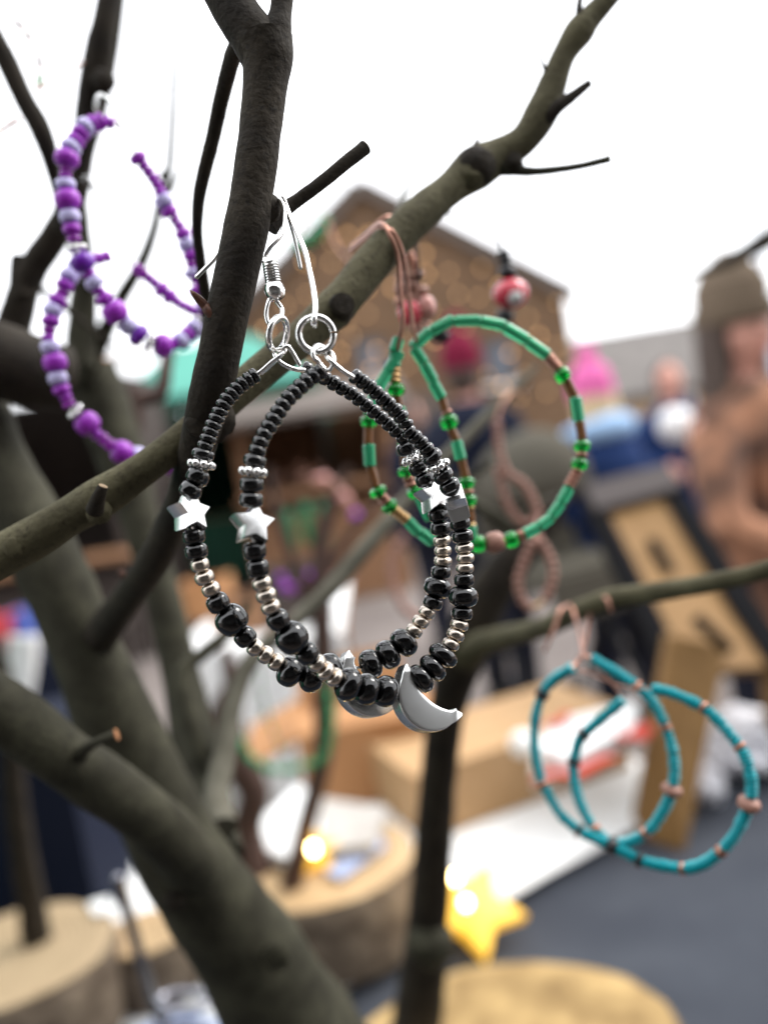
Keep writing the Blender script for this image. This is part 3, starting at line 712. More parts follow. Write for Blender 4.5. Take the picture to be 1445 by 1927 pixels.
knot(TA, 186, 962, .1232, 50, 'bark_olive', sq=(1, .5)); knot(TA, 25, 1030, .1238, 40, 'bark_olive', sq=(1, .5))
limb(TA, [(632, 588, .1345, 62), (640, 578, .1318, 52), (646, 572, .1302, 44)], m='bark_dark', n=14, name='knot', seed=61, cut='bark_dark', rough=.12); knot(TA, 895, 312, .144, 76, 'bark_dark'); knot(TA, 882, 330, .1435, 60, 'bark_olive'); 
knot(TA, 965, 305, .1455, 40, 'bark_dark')
limb(TA, [(890, 305, .1455, 36), (893, 285, .145, 24), (897, 268, .145, 10), (900, 258, .145, 3)], m='bark_dark', n=10, name='thorn', seed=11)
limb(TA, [(930, 310, .146, 40), (965, 318, .146, 24), (1000, 322, .146, 17), (1050, 318, .145, 14), (1100, 310, .144, 13), (1148, 298, .143, 14)], m='bark', n=12, name='twig', seed=12, cut='cut_pale')
limb(TA, [(1025, 222, .146, 36), (1050, 200, .145, 26), (1080, 178, .145, 20), (1110, 155, .145, 14)], m='bark_dark', n=12, name='twig', seed=13)
limb(TA, [(1034, 140, .146, 12), (1025, 128, .146, 8), (1018, 110, .146, 5), (1008, 95, .146, 5)], m='bark_dark', n=8, name='twig', seed=14)
limb(TA, [(1096, 40, .146, 26), (1090, 15, .146, 14), (1093, -15, .146, 9)], m='bark_dark', n=8, name='twig', seed=15)
# pale thin branch behind the black hoops
limb(TA, [(420, 1560, .222, 60), (408, 1500, .23, 50), (424, 1415, .238, 44), (438, 1325, .245, 38), (475, 1240, .25, 33), (540, 1182, .255, 32), (620, 1110, .26, 34), (690, 1028, .265, 34), (745, 965, .27, 30), (820, 880, .275, 26), (900, 800, .28, 24), (968, 732, .285, 18), (1010, 690, .288, 10)], m='bark_pale', n=14, seed=16)
limb(TA, [(385, 1430, .24, 40), (352, 1330, .243, 34), (345, 1262, .246, 30), (385, 1228, .25, 28), (440, 1180, .254, 22), (470, 1130, .256, 14)], m='bark', n=12, seed=17)
limb(TA, [(820, 880, .275, 16), (862, 905, .276, 15), (905, 885, .277, 13), (925, 868, .277, 10)], m='bark', n=10, seed=18, name='twig')
# dark branches against the sky, left
limb(TA, [(-30, 760, .215, 90), (18, 640, .215, 68), (40, 560, .213, 58), (62, 505, .212, 56), (105, 440, .21, 52), (138, 375, .208, 50), (153, 300, .206, 46), (166, 215, .204, 50), (180, 130, .202, 56), (195, 50, .2, 48), (212, -30, .2, 44), (235, -120, .2, 40)], m='bark_dark', n=18, seed=19)
limb(TA, [(45, 560, .212, 50), (40, 520, .212, 44), (40, 484, .212, 40)], m='bark_dark', n=14, seed=20, name='twig', cut='bark_dark')
knot(TA, 196, 152, .199, 46, 'bark_dark'); knot(TA, 172, 88, .2, 24, 'bark_dark')
limb(TA, [(150, 690, .25, 60), (155, 600, .25, 54), (158, 520, .248, 46), (150, 430, .245, 40), (150, 340, .24, 30), (190, 220, .235, 18), (212, 120, .232, 16), (225, 30, .23, 15), (236, -60, .23, 12)], m='bark', n=14, seed=22)
limb(TA, [(-120, -120, .172, 40), (-40, 20, .174, 42), (10, 110, .176, 40), (45, 185, .178, 38), (78, 245, .18, 40), (98, 310, .183, 30), (112, 370, .188, 26), (118, 430, .2, 24)], m='bark_dark', n=16, seed=23)
limb(TA, [(462, 60, .1145, 34), (440, 100, .119, 32), (418, 180, .127, 30), (398, 270, .131, 28), (378, 350, .134, 26), (371, 420, .136, 22), (376, 480, .139, 20), (390, 580, .145, 26), (400, 680, .15, 30)], m='bark_dark', n=14, seed=24)
limb(TA, [(155, 720, .262, 40), (190, 640, .255, 34), (228, 560, .25, 28), (266, 495, .246, 24), (290, 430, .244, 20), (301, 374, .242, 16), (318, 320, .24, 15), (326, 190, .238, 13), (331, 50, .236, 9)], m='bark', n=10, seed=25)
knot(TA, 308, 330, .241, 22, 'bark')
limb(TA, [(735, 440, .142, 18), (765, 360, .19, 11), (800, 300, .22, 8), (832, 250, .24, 5)], m='bark', n=8, seed=71, name='twig')
limb(TA, [(150, 335, .21, 12), (178, 352, .22, 9), (200, 385, .23, 8), (205, 440, .235, 6), (222, 480, .24, 4)], m='bark_dark', n=8, seed=72, name='twig')
limb(TA, [(300, 400, .243, 12), (350, 300, .25, 9), (372, 220, .255, 6)], m='bark', n=8, seed=73, name='twig')
limb(TA, [(60, 520, .212, 16), (95, 560, .22, 12), (150, 600, .23, 10), (215, 650, .24, 7)], m='bark_dark', n=8, seed=74, name='twig')
limb(TA, [(240, 900, .29, 34), (255, 800, .292, 32), (258, 755, .293, 30), (300, 742, .295, 28), (312, 690, .297, 26), (318, 640, .3, 20)], m='bark_red', n=10, seed=26)
limb(TA, [(262, 760, .293, 26), (250, 735, .293, 20), (245, 725, .293, 12)], m='bark_red', n=8, seed=27, name='twig')
limb(TA, [(262, 1095, .165, 20), (240, 1088, .163, 14), (226, 1075, .162, 10)], m='bud', n=8, seed=28, name='twig')
knot(TA, 520, 1800, .209, 54, 'bark', sq=(1, .4)); knot(TA, 330, 1690, .2, 50, 'bark_dark')

# slender dark tree, right of the black hoops
lb = PZ(775, 1985, logB[1].z)
TB = tree('slender dark branch tree standing on the broad tan log slice', (lb.x, lb.y, lb.z))
dB = depth(lb)
limb(TB, [(779, 1960, dB*.985, 98), (790, 1880, .375, 92), (806, 1730, .35, 78), (815, 1600, .33, 72), (826, 1450, .31, 68), (842, 1330, .295, 70), (862, 1255, .285, 84), (884, 1195, .28, 86), (915, 1125, .277, 82), (965, 1055, .275, 72), (1020, 985, .275, 56), (1045, 950, .275, 40), (1058, 925, .276, 22)], m='bark_dark', n=22, seed=41, name='trunk', stop=lb-Vector((0, 0, .001)))
limb(TB, [(870, 1240, .283, 70), (905, 1212, .268, 50), (960, 1195, .25, 40), (1020, 1182, .23, 40), (1085, 1152, .212, 42), (1150, 1128, .2, 40), (1250, 1112, .19, 38), (1350, 1095, .18, 36), (1450, 1070, .172, 36), (1560, 1035, .165, 34)], m='bark_olive', n=18, seed=42)
limb(TB, [(985, 1030, .276, 40), (955, 990, .276, 28), (915, 962, .277, 24), (870, 940, .278, 18), (830, 930, .28, 10)], m='bark', n=12, seed=43)
limb(TB, [(960, 1010, .276, 26), (1000, 960, .276, 22), (1045, 935, .277, 16)], m='bark', n=10, seed=44)
knot(TB, 812, 1775, .345, 90, 'bark', sq=(1, .9))
# dark branch tip far right
lz = PZ(1900, 1500, TZ+.03)
TD = tree('dark bare branch tree rising beyond the right edge of the cloth', (lz.x, lz.y, TZ-.004))
limb(TD, [(1905, 1500, depth(lz), 90), (1900, 1200, .62, 80), (1830, 900, .6, 70), (1720, 560, .57, 60), (1600, 380, .55, 50), (1520, 400, .53, 44), (1445, 450, .53, 38), (1385, 483, .53, 28), (1330, 508, .53, 14), (1270, 530, .53, 4)], m='bark_dark', n=12, seed=45, name='trunk', stop=Vector((lz.x, lz.y, TZ-.004)))

# reddish small tree on the pale log
lc = PZ(548, 1668, logA[1].z+.0015); dC = depth(lc)
TC = tree('reddish brown branch tree standing on the pale log slice', tuple(lc))
limb(TC, [(550, 1660, dC, 44), (565, 1600, dC*.99, 40), (585, 1520, dC*.98, 38), (604, 1440, dC*.97, 38), (612, 1350, dC*.96, 42), (610, 1260, dC*.95, 44), (606, 1160, dC*.94, 42), (604, 1040, dC*.94, 36), (620, 960, dC*.94, 26), (660, 880, dC*.94, 14)], m='bark_red', n=12, seed=51, name='trunk', stop=lc)
limb(TC, [(606, 1180, dC*.94, 28), (560, 1080, dC*.93, 20), (520, 960, dC*.93, 14), (505, 880, dC*.93, 9)], m='bark_red', n=10, seed=52)
limb(TC, [(606, 1100, dC*.94, 24), (650, 1020, dC*.94, 18), (720, 940, dC*.94, 14), (770, 900, dC*.94, 8)], m='bark_red', n=10, seed=53)
lc2 = PZ(478, 1640, logA[1].z+.0015); dC2 = depth(lc2)
TE = tree('stubby crooked red brown branch tree behind the thick trunk', tuple(lc2))
limb(TE, [(478, 1632, dC2, 70), (465, 1560, dC2, 58), (478, 1490, dC2*.99, 60), (440, 1420, dC2*.98, 62), (425, 1340, dC2*.97, 60), (440, 1290, dC2*.97, 44), (420, 1220, dC2*.97, 20)], m='bark_red', n=12, seed=54, name='trunk', stop=lc2)
# thin dark tree on the old log, far left
lf = PZ(70, 1770, logC[1].z+.0015); dF = depth(lf)
TF = tree('thin dark branch tree standing on the thick old log slice', tuple(lf))
limb(TF, [(68, 1762, dF, 56), (58, 1690, dF*.99, 50), (42, 1600, dF*.97, 46), (28, 1500, dF*.95, 44), (20, 1400, dF*.93, 40), (10, 1300, dF*.92, 34), (-10, 1200, dF*.92, 26)], m='bark_dark', n=12, seed=55, name='trunk', stop=lf)

# ------------------------------------------------------------------ things lying on the table
def card_box(label, p0, p1, dep, hgt, m, flaps=True, name='cardboard_box', lift=.006, lid=False):
    a = onT(*p0); b = onT(*p1); a.z = b.z = TZ+lift; u = (b-a); n_ = Vector((-u.y, u.x, 0)).normalized()
    c = (a+b)/2+n_*dep/2
    root = thing(name, label, 'box', (c.x, c.y, TZ+lift))
    up = Vector((0, 0, hgt)); t = .004; c4 = [a, b, b+n_*dep, a+n_*dep]
    for i in range(4):
        p, q = c4[i], c4[(i+1) % 4]; inn = Vector((0, 0, 1)).cross(q-p).normalized()
        e = (q-p).normalized()*(t if i % 2 else 0)
        MB().slab([p+e, q-e, q-e+up, p+e+up], -inn, t).build('side', M[m], root, sm=False)
    MB().slab([p+Vector((0, 0, .002)) for p in c4], (0, 0, 1), .0015).build('bottom', M[m], root, sm=False)
    if lid:
        for k, (f0, f1) in enumerate(((0, .497), (.503, 1))):
            MB().slab([a+n_*dep*f0+up+Vector((0, 0, .003)), b+n_*dep*f0+up+Vector((0, 0, .003)), b+n_*dep*f1+up+Vector((0, 0, .003)), a+n_*dep*f1+up+Vector((0, 0, .003))], (0, 0, 1), .0028).build('flap', M[m], root, sm=False)
    if flaps:
        for i, (ang, fl) in enumerate(((R(-28), .45), (R(-35), .5), (R(10), .5), (R(-20), .45))):
            p, q = c4[i]+up, c4[(i+1) % 4]+up; out = -Vector((0, 0, 1)).cross(q-p).normalized()
            dv = out*math.cos(ang)+Vector((0, 0, 1))*math.sin(ang)
            if i in (0,): dv = -out*.9+Vector((0, 0, 1))*.14
            if i in (2,): dv = out*.3+Vector((0, 0, 1))*.5
            nr = dv.cross(q-p).normalized()
            MB().slab([p, q, q+dv*dep*fl, p+dv*dep*fl], nr, .003).build('flap', M[m], root, sm=False)
    return root
card_box('tan kraft box beside the white runner and teal hoops', (800, 1596), (1188, 1452), .13, .062, 'kraft', flaps=False, lid=True)
card_box('open orange brown cardboard box behind the pale log slice', (585, 1545), (812, 1500), .15, .085, 'kraft_orange')
card_box('orange brown box behind the thick trunk on the left', (90, 1560), (250, 1580), .10, .060, 'kraft_orange', flaps=False)

# display board: black frame, ochre panel, leaning on an ochre leg
A_, B_, C_, D_ = P(1098, 925, 1.06), P(1252, 884, 1.10), P(1500, 1250, .84), P(1262, 1268, .80)
bt = onT(1242, 1588)
bd = thing('display_board', 'ochre plywood display board in a black frame with grey top rail', 'display board', (bt.x, bt.y, TZ-.002))
n_ = (B_-A_).cross(D_-A_).normalized()
if n_.dot(CO-A_) < 0: n_ = -n_
def barq(p, q, wv, m, name, th=.022, lift=.004):
    MB().slab([p+n_*lift, q+n_*lift, q+wv+n_*lift, p+wv+n_*lift], n_, th).build(name, M[m], bd, sm=False)
MB().slab([A_, B_, C_, D_], n_, .010).build('panel', M['ochre'], bd, sm=False)
ac = (B_-A_)*.30
barq(B_-ac*.75, C_-(C_-D_)*.24, ac*.80, 'frame_black', 'frame_side')
barq(A_-ac*.1, D_-(C_-D_)*.02, ac*.55, 'frame_black', 'frame_side')
barq(A_+(D_-A_)*.0+n_*.006, B_+(C_-B_)*.0+n_*.006, (D_-A_)*.17, 'frame_grey', 'top_rail', th=.034)
slotc = A_*.32+B_*.22+C_*.2+D_*.26
sd = ((C_+D_)-(A_+B_)).normalized(); sw = n_.cross(sd)
MB().slab([slotc+sd*.028-sw*.006, slotc+sd*.028+sw*.006, slotc-sd*.028+sw*.006, slotc-sd*.028-sw*.006], n_, -.003).build('slot', M['frame_black'], bd, sm=False)
lt0, lt1 = P(1262, 1195, .80), P(1368, 1215, .82)
lb0, lb1 = onT(1196, 1572, -.004), onT(1288, 1604, -.004)
MB().slab([lt0, lt1, lb1, lb0], VIEW_B, .018).build('leg', M['ochre'], bd, sm=False)
bl = C_-(C_-D_)*.05; MB().slab([bl-VIEW_R*.025, bl+VIEW_R*.025, Vector((bl.x+.025, bl.y, TZ-.004)), Vector((bl.x-.025, bl.y, TZ-.004))], VIEW_B, .018).build('leg', M['ochre'], bd, sm=False)
sp0, sp1 = P(1310, 1165, .795), P(1372, 1222, .80)
MB().tube([sp0, (sp0+sp1)/2, sp1], .006, 8).build('peg', M['frame_black'], bd)

# white packets with red ribbon, tissue, beads
def sheet(name, label, cat, px, z0, th, m, group=None, wob=.0):
    q = [PZ(x, y, TZ+z0) for x, y in px]
    o = MB().slab(q, (0, 0, 1), th).build(name, M[m], sm=False); return tag(o, label, cat, group)
sheet('gift_packet', 'white packet with a red stripe lying behind the teal hoops', 'packet', [(1000, 1455), (1190, 1372), (1200, 1318), (1030, 1360)], .085, .016, 'paper')
o = bpy.data.objects['gift_packet']
for (p0, p1, wd) in (((1005, 1478), (1160, 1435), 16), ((1165, 1400), (1225, 1375), 24), ((1025, 1375), (1075, 1352), 12)):
    a = PZ(*p0, TZ+.0875); b = PZ(*p1, TZ+.0875); k = (b-a).normalized().cross(Vector((0, 0, 1)))*mm(wd, .8)
    pts = [a+(b-a)*(i/10) for i in range(11)]; vs = []
    for i, p in enumerate(pts):
        z = Vector((0, 0, .003*math.sin(i*.9)+.004)); tp_ = math.sin(math.pi*(i+.8)/11.6)**.5
        vs += [p+k*tp_+z, p-k*tp_+z]
    rb = MB().add(vs, [(2*i, 2*i+1, 2*i+3, 2*i+2) for i in range(10)]).build('ribbon', M['red_felt'], o)
    md = rb.modifiers.new('s', 'SOLIDIFY'); md.thickness = .002
def crumple(name, label, cat, x, y, z, rx, ry, rz, m, amp=.35, fr=2.2, seed=0, sub=26):
    c = PZ(x, y, z)
    b = MB().ell(c, (rx, ry, rz), sub, sub//2, lambda u: 1+amp*noise.noise(u*fr+Vector((seed, 3, 1)))+amp*.5*noise.noise(u*fr*2.3+Vector((seed, 0, 9))))
    return tag(b.build(name, M[m]), label, cat)
crumple('tissue_paper', 'crumpled white lilac tissue right of the ochre board leg', 'tissue paper', 1385, 1395, TZ+.028, .05, .045, .032, 'tissue', seed=2)
crumple('tissue_paper', 'small tuft of white tissue at the foot of the ochre leg', 'tissue paper', 1325, 1480, TZ+.014, .018, .016, .018, 'tissue', seed=5)
for i, (x, y, lab) in enumerate(((985, 1400, 'loose white bead ball on the tan box, near the red stripe'), (1030, 1420, 'loose white bead ball on the packet beside the red stripe'))):
    c = PZ(x, y, TZ+.10); tag(MB().ell(c, (.013, .013, .012), 16, 12).build('bead_ball', M['white_bead']), lab, 'bead ball')
# leaflets on the pale log
zl = logA[1].z-TZ+.004
lf_ = [[(452, 1580), (560, 1478), (640, 1520), (560, 1622)], [(600, 1500), (730, 1520), (700, 1590), (610, 1600)]]
sheet('leaflet_pile', 'white leaflet pile on the pale log slice, propped against the reddish tree', 'leaflets', lf_[0], zl+.010, .009, 'paper')
sheet('leaflet_pile', 'grey linen paper pile near the lit bulb on the pale log', 'leaflets', lf_[1], zl+.012, .008, 'linen')
q = [PZ(x, y, TZ+zl+.003) for x, y in ((612, 1640), (715, 1570), (725, 1590), (640, 1652))]
tag(MB().slab(q, (0, 0, 1), .003).build('booklet', M['blue_paper'], sm=False), 'thin pale blue booklet lying on the pale log slice rim', 'booklet')

# lit stars
def star_poly(n, ro, ri, rot=0): return [((ro if i % 2 == 0 else ri)*math.cos(rot+math.pi*i/n), (ro if i % 2 == 0 else ri)*math.sin(rot+math.pi*i/n)) for i in range(2*n)]
def star_mb(ro, ri, th, puff, n=5, rot=math.pi/2, bev=.12):
    s_ = MB(); pl = star_poly(n, 1, ri/ro, rot); k = len(pl); vs = []
    for z, f in ((-th/2, 1-bev), (-th/2+th*.18, 1), (th/2-th*.18, 1), (th/2, 1-bev)): vs += [(x*ro*f, y*ro*f, z) for x, y in pl]
    vs += [(0, 0, -th/2-puff), (0, 0, th/2+puff)]
    fs = [(r*k+i, r*k+(i+1) % k, (r+1)*k+(i+1) % k, (r+1)*k+i) for r in range(3) for i in range(k)]
    fs += [((i+1) % k, i, 4*k) for i in range(k)]+[(3*k+i, 3*k+(i+1) % k, 4*k+1) for i in range(k)]
    return s_.add(vs, fs)
def lit_star(label, x, y, rpx, z, tilt, leds, rot):
    c = PZ(x, y, z); r = mm(rpx, depth(c))
    root = thing('star_light', label, 'star light', (c.x, c.y, z-r*.35), group='lit star lamps')
    b = star_mb(r, r*.52, r*.30, r*.08, rot=rot)
    Mx = Matrix.Translation(c) @ tilt
    link(bpy.data.objects.new('star_body', b.mesh('star_body', M['star_yellow'])), Mx, root)
    for (lx, ly) in leds:
        pc_ = CO+(P(lx, ly, depth(c))-CO)*.93
        MB().ell(pc_, (.0032, .0032, .0042), 10, 8).build('led', M['led'], root)
    pw = Mx @ Vector((0, -r*.5, -r*.2))
    MB().tube([pw, pw+Vector((-.01, .02, -r*.2)), Vector((pw.x-.05, pw.y+.05, z-r*.32))], .0009, 6).build('wire', M['wire_dark'], root)
lit_star('glowing yellow star lamp lying on the runner beside the slender dark tree', 886, 1712, 104, TZ+.022, Matrix.Rotation(R(28), 4, 'X') @ Matrix.Rotation(R(12), 4, 'Y'), [(857, 1652), (877, 1700)], R(60))
lit_star('small glowing yellow star lamp among the leaflets on the pale log', 597, 1606, 46, logA[1].z+.012, Matrix.Rotation(R(40), 4, 'X'), [(590, 1598)], R(90))

# steel rod stand
rb_ = PZ(318, 1990, TZ+.002); rt = P(222, 1655, .30)
rod = thing('rod_stand', 'thin steel rod stand with a ring leaning by the small log', 'stand', (rb_.x, rb_.y, TZ+.002))
MB().tube([rb_, (rb_+rt)/2, rt], [.0026, .0024, .0022], 12, round_end=True).build('rod', M['steel'], rod)
MB().lathe([(.001, 0), (.03, 0), (.032, .002), (.028, .005), (.001, .006)], 24, Matrix.Translation(rb_)).build('base', M['steel'], rod)
rp_ = P(345, 1885, .34)
MB().tube([rp_+VIEW_R*.010*math.cos(a)+Vector((0, .006*math.sin(a), 0)) for a in [2*math.pi*i/24 for i in range(25)]], .0014, 8, cap=False).build('ring', M['steel'], rod)
arm_a = rb_+(rt-rb_)*.30
MB().tube([arm_a, (arm_a+rp_)/2, rp_-VIEW_R*.0095], .0018, 8).build('arm', M['steel'], rod)
sheet('paper_slip', 'small white paper slip on the old log slice by the rod', 'paper slip', [(165, 1700), (205, 1688), (216, 1712), (178, 1722)], .072, .002, 'paper')
sheet('paper_slip', 'pale blue paper lying in front of the steel rod base', 'paper slip', [(230, 1960), (330, 1890), (420, 1930), (330, 2020)], .006, .002, 'blue_paper')
sheet('paper_slip', 'white paper in front of the thick old log slice', 'paper slip', [(90, 1980), (195, 1880), (240, 1925), (160, 2010)], .006, .002, 'paper')
sheet('folded_cloth', 'grey blue folded cloth square left of the thick trunk', 'cloth', [(95, 1660), (150, 1632), (215, 1690), (140, 1700)], .012, .006, 'blue_paper')

# curled white paper roll and coloured packets at the left edge
bqq = P(22, 1350, .80)
rl = thing('paper_bag', 'curved white paper bag standing left of the thick trunk', 'paper bag', (bqq.x, bqq.y, bqq.z))
tp_ = P(45, 1195, .80); bq = P(22, 1350, .80)
vs = []; nseg = 14
for i in range(nseg+1):
    t = i/nseg
    c_ = tp_.lerp(bq, t)+VIEW_R*mm(10*math.sin(math.pi*t), .8)*0-VIEW_R*mm(26*t*(1-t)*2, .8)*-1*.4
    for j in range(10):
        a = math.pi*j/9; w_ = mm(30, .8)
        vs.append(c_+VIEW_R*w_*-math.cos(a)+VIEW_B*w_*.5*math.sin(a)*(1+.15*math.sin(j*3)))
MB().add(vs, [(i*10+j, i*10+j+1, (i+1)*10+j+1, (i+1)*10+j) for i in range(nseg) for j in range(9)]).build('paper', M['paper'], rl)
rl.children[0].modifiers.new('s', 'SOLIDIFY').thickness = .003
bz = bq.z
MB().box((bq.x, bq.y, bz+.004), (.038, .02, .006)).build('base', M['paper'], rl, sm=False)
dcr = thing('dark_crate', 'dark navy crate under the curved white paper bag', 'crate', (bq.x, bq.y, TZ+.004))
hc = bz-TZ-.004
for sx in (-1, 1):
    MB().box((bq.x+sx*.06, bq.y, TZ+.004+hc/2), (.008, .09, hc)).build('side', M['navy'], dcr, sm=False)
    MB().box((bq.x, bq.y+sx*.049, TZ+.004+hc/2), (.127, .007, hc-.002)).build('end', M['navy'], dcr, sm=False)
MB().box((bq.x, bq.y, TZ+.004+hc-.006), (.112, .09, .010)).build('lid', M['navy'], dcr, sm=False)

# neighbouring stall: white cloth table with coloured goods
wz = .93
w00, w10 = PZ(325, 1240, wz), PZ(640, 1215, wz); w01, w11 = PZ(355, 1130, wz), PZ(600, 1100, wz)
x0_, x1_ = w00.x, w10.x; y0_ = w00.y; y1_ = y0_+.75
nb_ = thing('side_table', 'neighbouring stall table under a bright white cloth', 'table', ((x0_+x1_)/2, (y0_+y1_)/2, 0))
MB().box(((x0_+x1_)/2, (y0_+y1_)/2, wz-.02), (x1_-x0_, y1_-y0_, .03)).build('tabletop', M['hut_wood'], nb_, sm=False)
for sx in (x0_+.06, x1_-.06):
    for sy in (y0_+.06, y1_-.06): MB().box((sx, sy, wz/2-.02), (.05, .05, wz-.045)).build('leg', M['hut_wood'], nb_, sm=False)
cl = MB(); vs = []; N = 40
for i in range(N+1):
    x = x0_+(x1_-x0_)*i/N
    wv = .018*math.sin(i*1.3)+.01*math.sin(i*2.9)
    vs += [(x, y1_, wz), (x, y0_-.008, wz), (x, y0_-.03-wv, wz-.22), (x, y0_-.05-wv*1.7, .25)]
cl.add(vs, [(4*i+k, 4*i+k+1, 4*i+k+5, 4*i+k+4) for i in range(N) for k in range(3)])
tag(cl.build('white_tablecloth', M['paper']), 'bright white cloth hanging over the neighbouring stall table', 'tablecloth')
dz0, dz1 = PZ(-60, 1260, wz), PZ(118, 1245, wz)
dk = thing('side_table', 'small dark table with a navy cloth left of the thick trunk', 'table', ((dz0.x+dz1.x)/2, dz0.y+.3, 0))
MB().box(((dz0.x+dz1.x)/2, dz0.y+.3, wz-.02), (dz1.x-dz0.x, .6, .03)).build('tabletop', M['hut_dark'], dk, sm=False)
for sx in (dz0.x+.04, dz1.x-.04):
    for sy in (.05, .55): MB().box((sx, dz0.y+sy, wz/2-.02), (.04, .04, wz-.045)).build('leg', M['hut_dark'], dk, sm=False)
vs = []
for i in range(21):
    x = dz0.x+(dz1.x-dz0.x)*i/20; wv = .012*math.sin(i*1.7)
    vs += [(x, dz0.y+.6, wz), (x, dz0.y-.008, wz), (x, dz0.y-.03-wv, .2)]
MB().add(vs, [(3*i+k, 3*i+k+1, 3*i+k+4, 3*i+k+3) for i in range(20) for k in range(2)]).build('cloth', M['navy'], dk)
for i, (x, y, w_, h_, m, lab) in enumerate(((12, 1215, .08, .10, 'red_cloth', 'red packet on the neighbouring table left of the thick trunk'), (45, 1205, .05, .10, 'blue_plastic', 'blue packet on the neighbouring table beside the red packet'), (470, 1185, .16, .10, 'hut_wood', 'brown wooden crate on the neighbouring white table'), (560, 1170, .14, .16, 'hut_dark', 'dark upright crate on the neighbouring white table'), (400, 1160, .14, .12, 'kraft_orange', 'orange brown crate on the neighbouring white table behind the thick trunk'))):
    c = PZ(x, y, wz+.001)
    if c.y > y1_-.05: c.y = y1_-.1
    rt_ = thing('goods_crate', lab, 'crate', (c.x, c.y, wz+.002))
    dd_ = .12
    for sx in (-1, 1): MB().box((c.x+sx*(w_/2-.004), c.y, wz+.002+h_/2), (.008, dd_, h_)).build('side', M[m], rt_, sm=False)
    for sy in (-1, 1): MB().box((c.x, c.y+sy*(dd_/2-.004), wz+.002+h_/2), (w_-.017, .008, h_*.96)).build('end', M[m], rt_, sm=False)
    MB().box((c.x, c.y, wz+.007), (w_-.018, dd_-.018, .008)).build('bottom', M[m], rt_, sm=False)

# ================================================================== EARRINGS
def bead_profile(hole=.26, p=2.4, n=9):
    out = []
    for i in range(n):
        a = -math.pi/2*.93+math.pi*.93*i/(n-1)
        c_, s_ = math.cos(a), math.sin(a)
        rr = hole+(1-hole)*abs(c_)**(2/p); out.append((rr, math.copysign(abs(s_)**(2/p), s_)))
    return out+[(hole, 1.0*.9), (hole, -.9)]
BM = {}
def unit_bead(key, m, hole=.26, p=2.4, n=20, k=11):
    BM[key] = MB().lathe(bead_profile(hole, p, k), n, closed=True).mesh('bead', M[m]); return BM[key]
def unit_tube(key, m): BM[key] = MB().lathe([(.35, -1), (.85, -1), (1, -.9), (1, .9), (.85, 1), (.35, 1)], 14, closed=True).mesh('bead', M[m])
unit_bead('black', 'black', p=2.9); unit_bead('bigblack', 'black', p=2.35, n=24, k=13); unit_bead('nickel', 'nickel', p=2.6); unit_bead('purple', 'purple'); unit_bead('violet', 'violet'); unit_bead('magenta', 'magenta')
unit_bead('lav', 'lav', p=3.4); unit_bead('green', 'green_drop'); unit_bead('copper', 'copper'); unit_bead('cwood', 'copper_wood'); unit_bead('gold', 'gold')
unit_bead('red', 'red_glass', hole=.15); unit_bead('pink', 'pink_glass', hole=.15); unit_bead('white', 'white_bead', hole=.1); unit_bead('bsoft', 'black_soft'); unit_bead('leafg', 'leaf_green')
unit_bead('teal', 'teal_bead', p=2.2, n=14, k=7)
unit_tube('gtube', 'green_tube'); unit_tube('btube', 'brown_tube')
def daisy_mesh():
    b = MB(); nb = 8
    for i in range(nb):
        a = 2*math.pi*i/nb; b.ell((1.28*math.cos(a), 1.28*math.sin(a), 0), (.50, .50, .50), 12, 8)
    b.lathe([(.55, -.3), (1.1, -.28), (1.1, .28), (.55, .3)], 20, closed=True)
    return b.mesh('daisy_spacer', M['silver'])
BM['daisy'] = daisy_mesh()
def starbead():
    me = star_mb(2.62, 1.42, 2.6, .12, bev=.10).mesh('star_bead', M['silver_worn']); return me
BM['star'] = starbead()
def moonbead():
    R_ = 4.5; th = 2.7; N = 36
    a0, a1 = R(122), R(-32)+2*math.pi
    tip0 = Vector((R_*math.cos(a0), R_*math.sin(a0))); tip1 = Vector((R_*math.cos(a1), R_*math.sin(a1)))
    mid = Vector((-.40, -.40)); ch = (tip1-tip0).length; cm = (tip0+tip1)/2; sg_ = (cm-mid).length
    ri = (ch*ch/4+sg_*sg_)/(2*sg_); ci = mid+(cm-mid).normalized()*ri
    b0 = math.atan2(tip0.y-ci.y, tip0.x-ci.x); b1 = math.atan2(tip1.y-ci.y, tip1.x-ci.x)
    if b0 < 0: b0 += 2*math.pi
    if b1 < b0: b1 += 2*math.pi
    rows = []
    for i in range(N+1):
        t = i/N
        O = Vector((R_*math.cos(a0+(a1-a0)*t), R_*math.sin(a0+(a1-a0)*t))); I = ci+Vector((math.cos(b0+(b1-b0)*t), math.sin(b0+(b1-b0)*t)))*ri
        c = (O+I)/2; u = O-c; w_ = u.length
        ua = Vector((math.cos(a0+(a1-a0)*t), math.sin(a0+(a1-a0)*t))) if w_ < .3 else u/w_
        endf = min(1, (min(i, N-i)+.6)/2.2)
        rows.append((c, ua, max(w_, .80)*(.5+.5*endf), th/2*(.72+.28*endf)))
    prof = []
    for k in range(24):
        a = 2*math.pi*(k+.5)/24; e = .17; c_, s_ = math.cos(a), math.sin(a)
        prof.append((math.copysign(abs(c_)**e, c_), math.copysign(abs(s_)**e, s_)))
    vs = []
    for c, ua, w_, h_ in rows:
        rr = min(.40, w_*.6)
        for px_, pz_ in prof:
            sx_ = px_*w_; sz_ = pz_*h_
            vs.append((c.x+ua.x*sx_, c.y+ua.y*sx_, sz_))
    K = 24
    fs = [(i*K+j, i*K+(j+1) % K, (i+1)*K+(j+1) % K, (i+1)*K+j) for i in range(N) for j in range(K)]+[tuple(range(K)), tuple(N*K+j for j in range(K))]
    return MB().add(vs, fs).mesh('moon_bead', M['silver_worn'])
BM['moon'] = moonbead()
MMS = .001
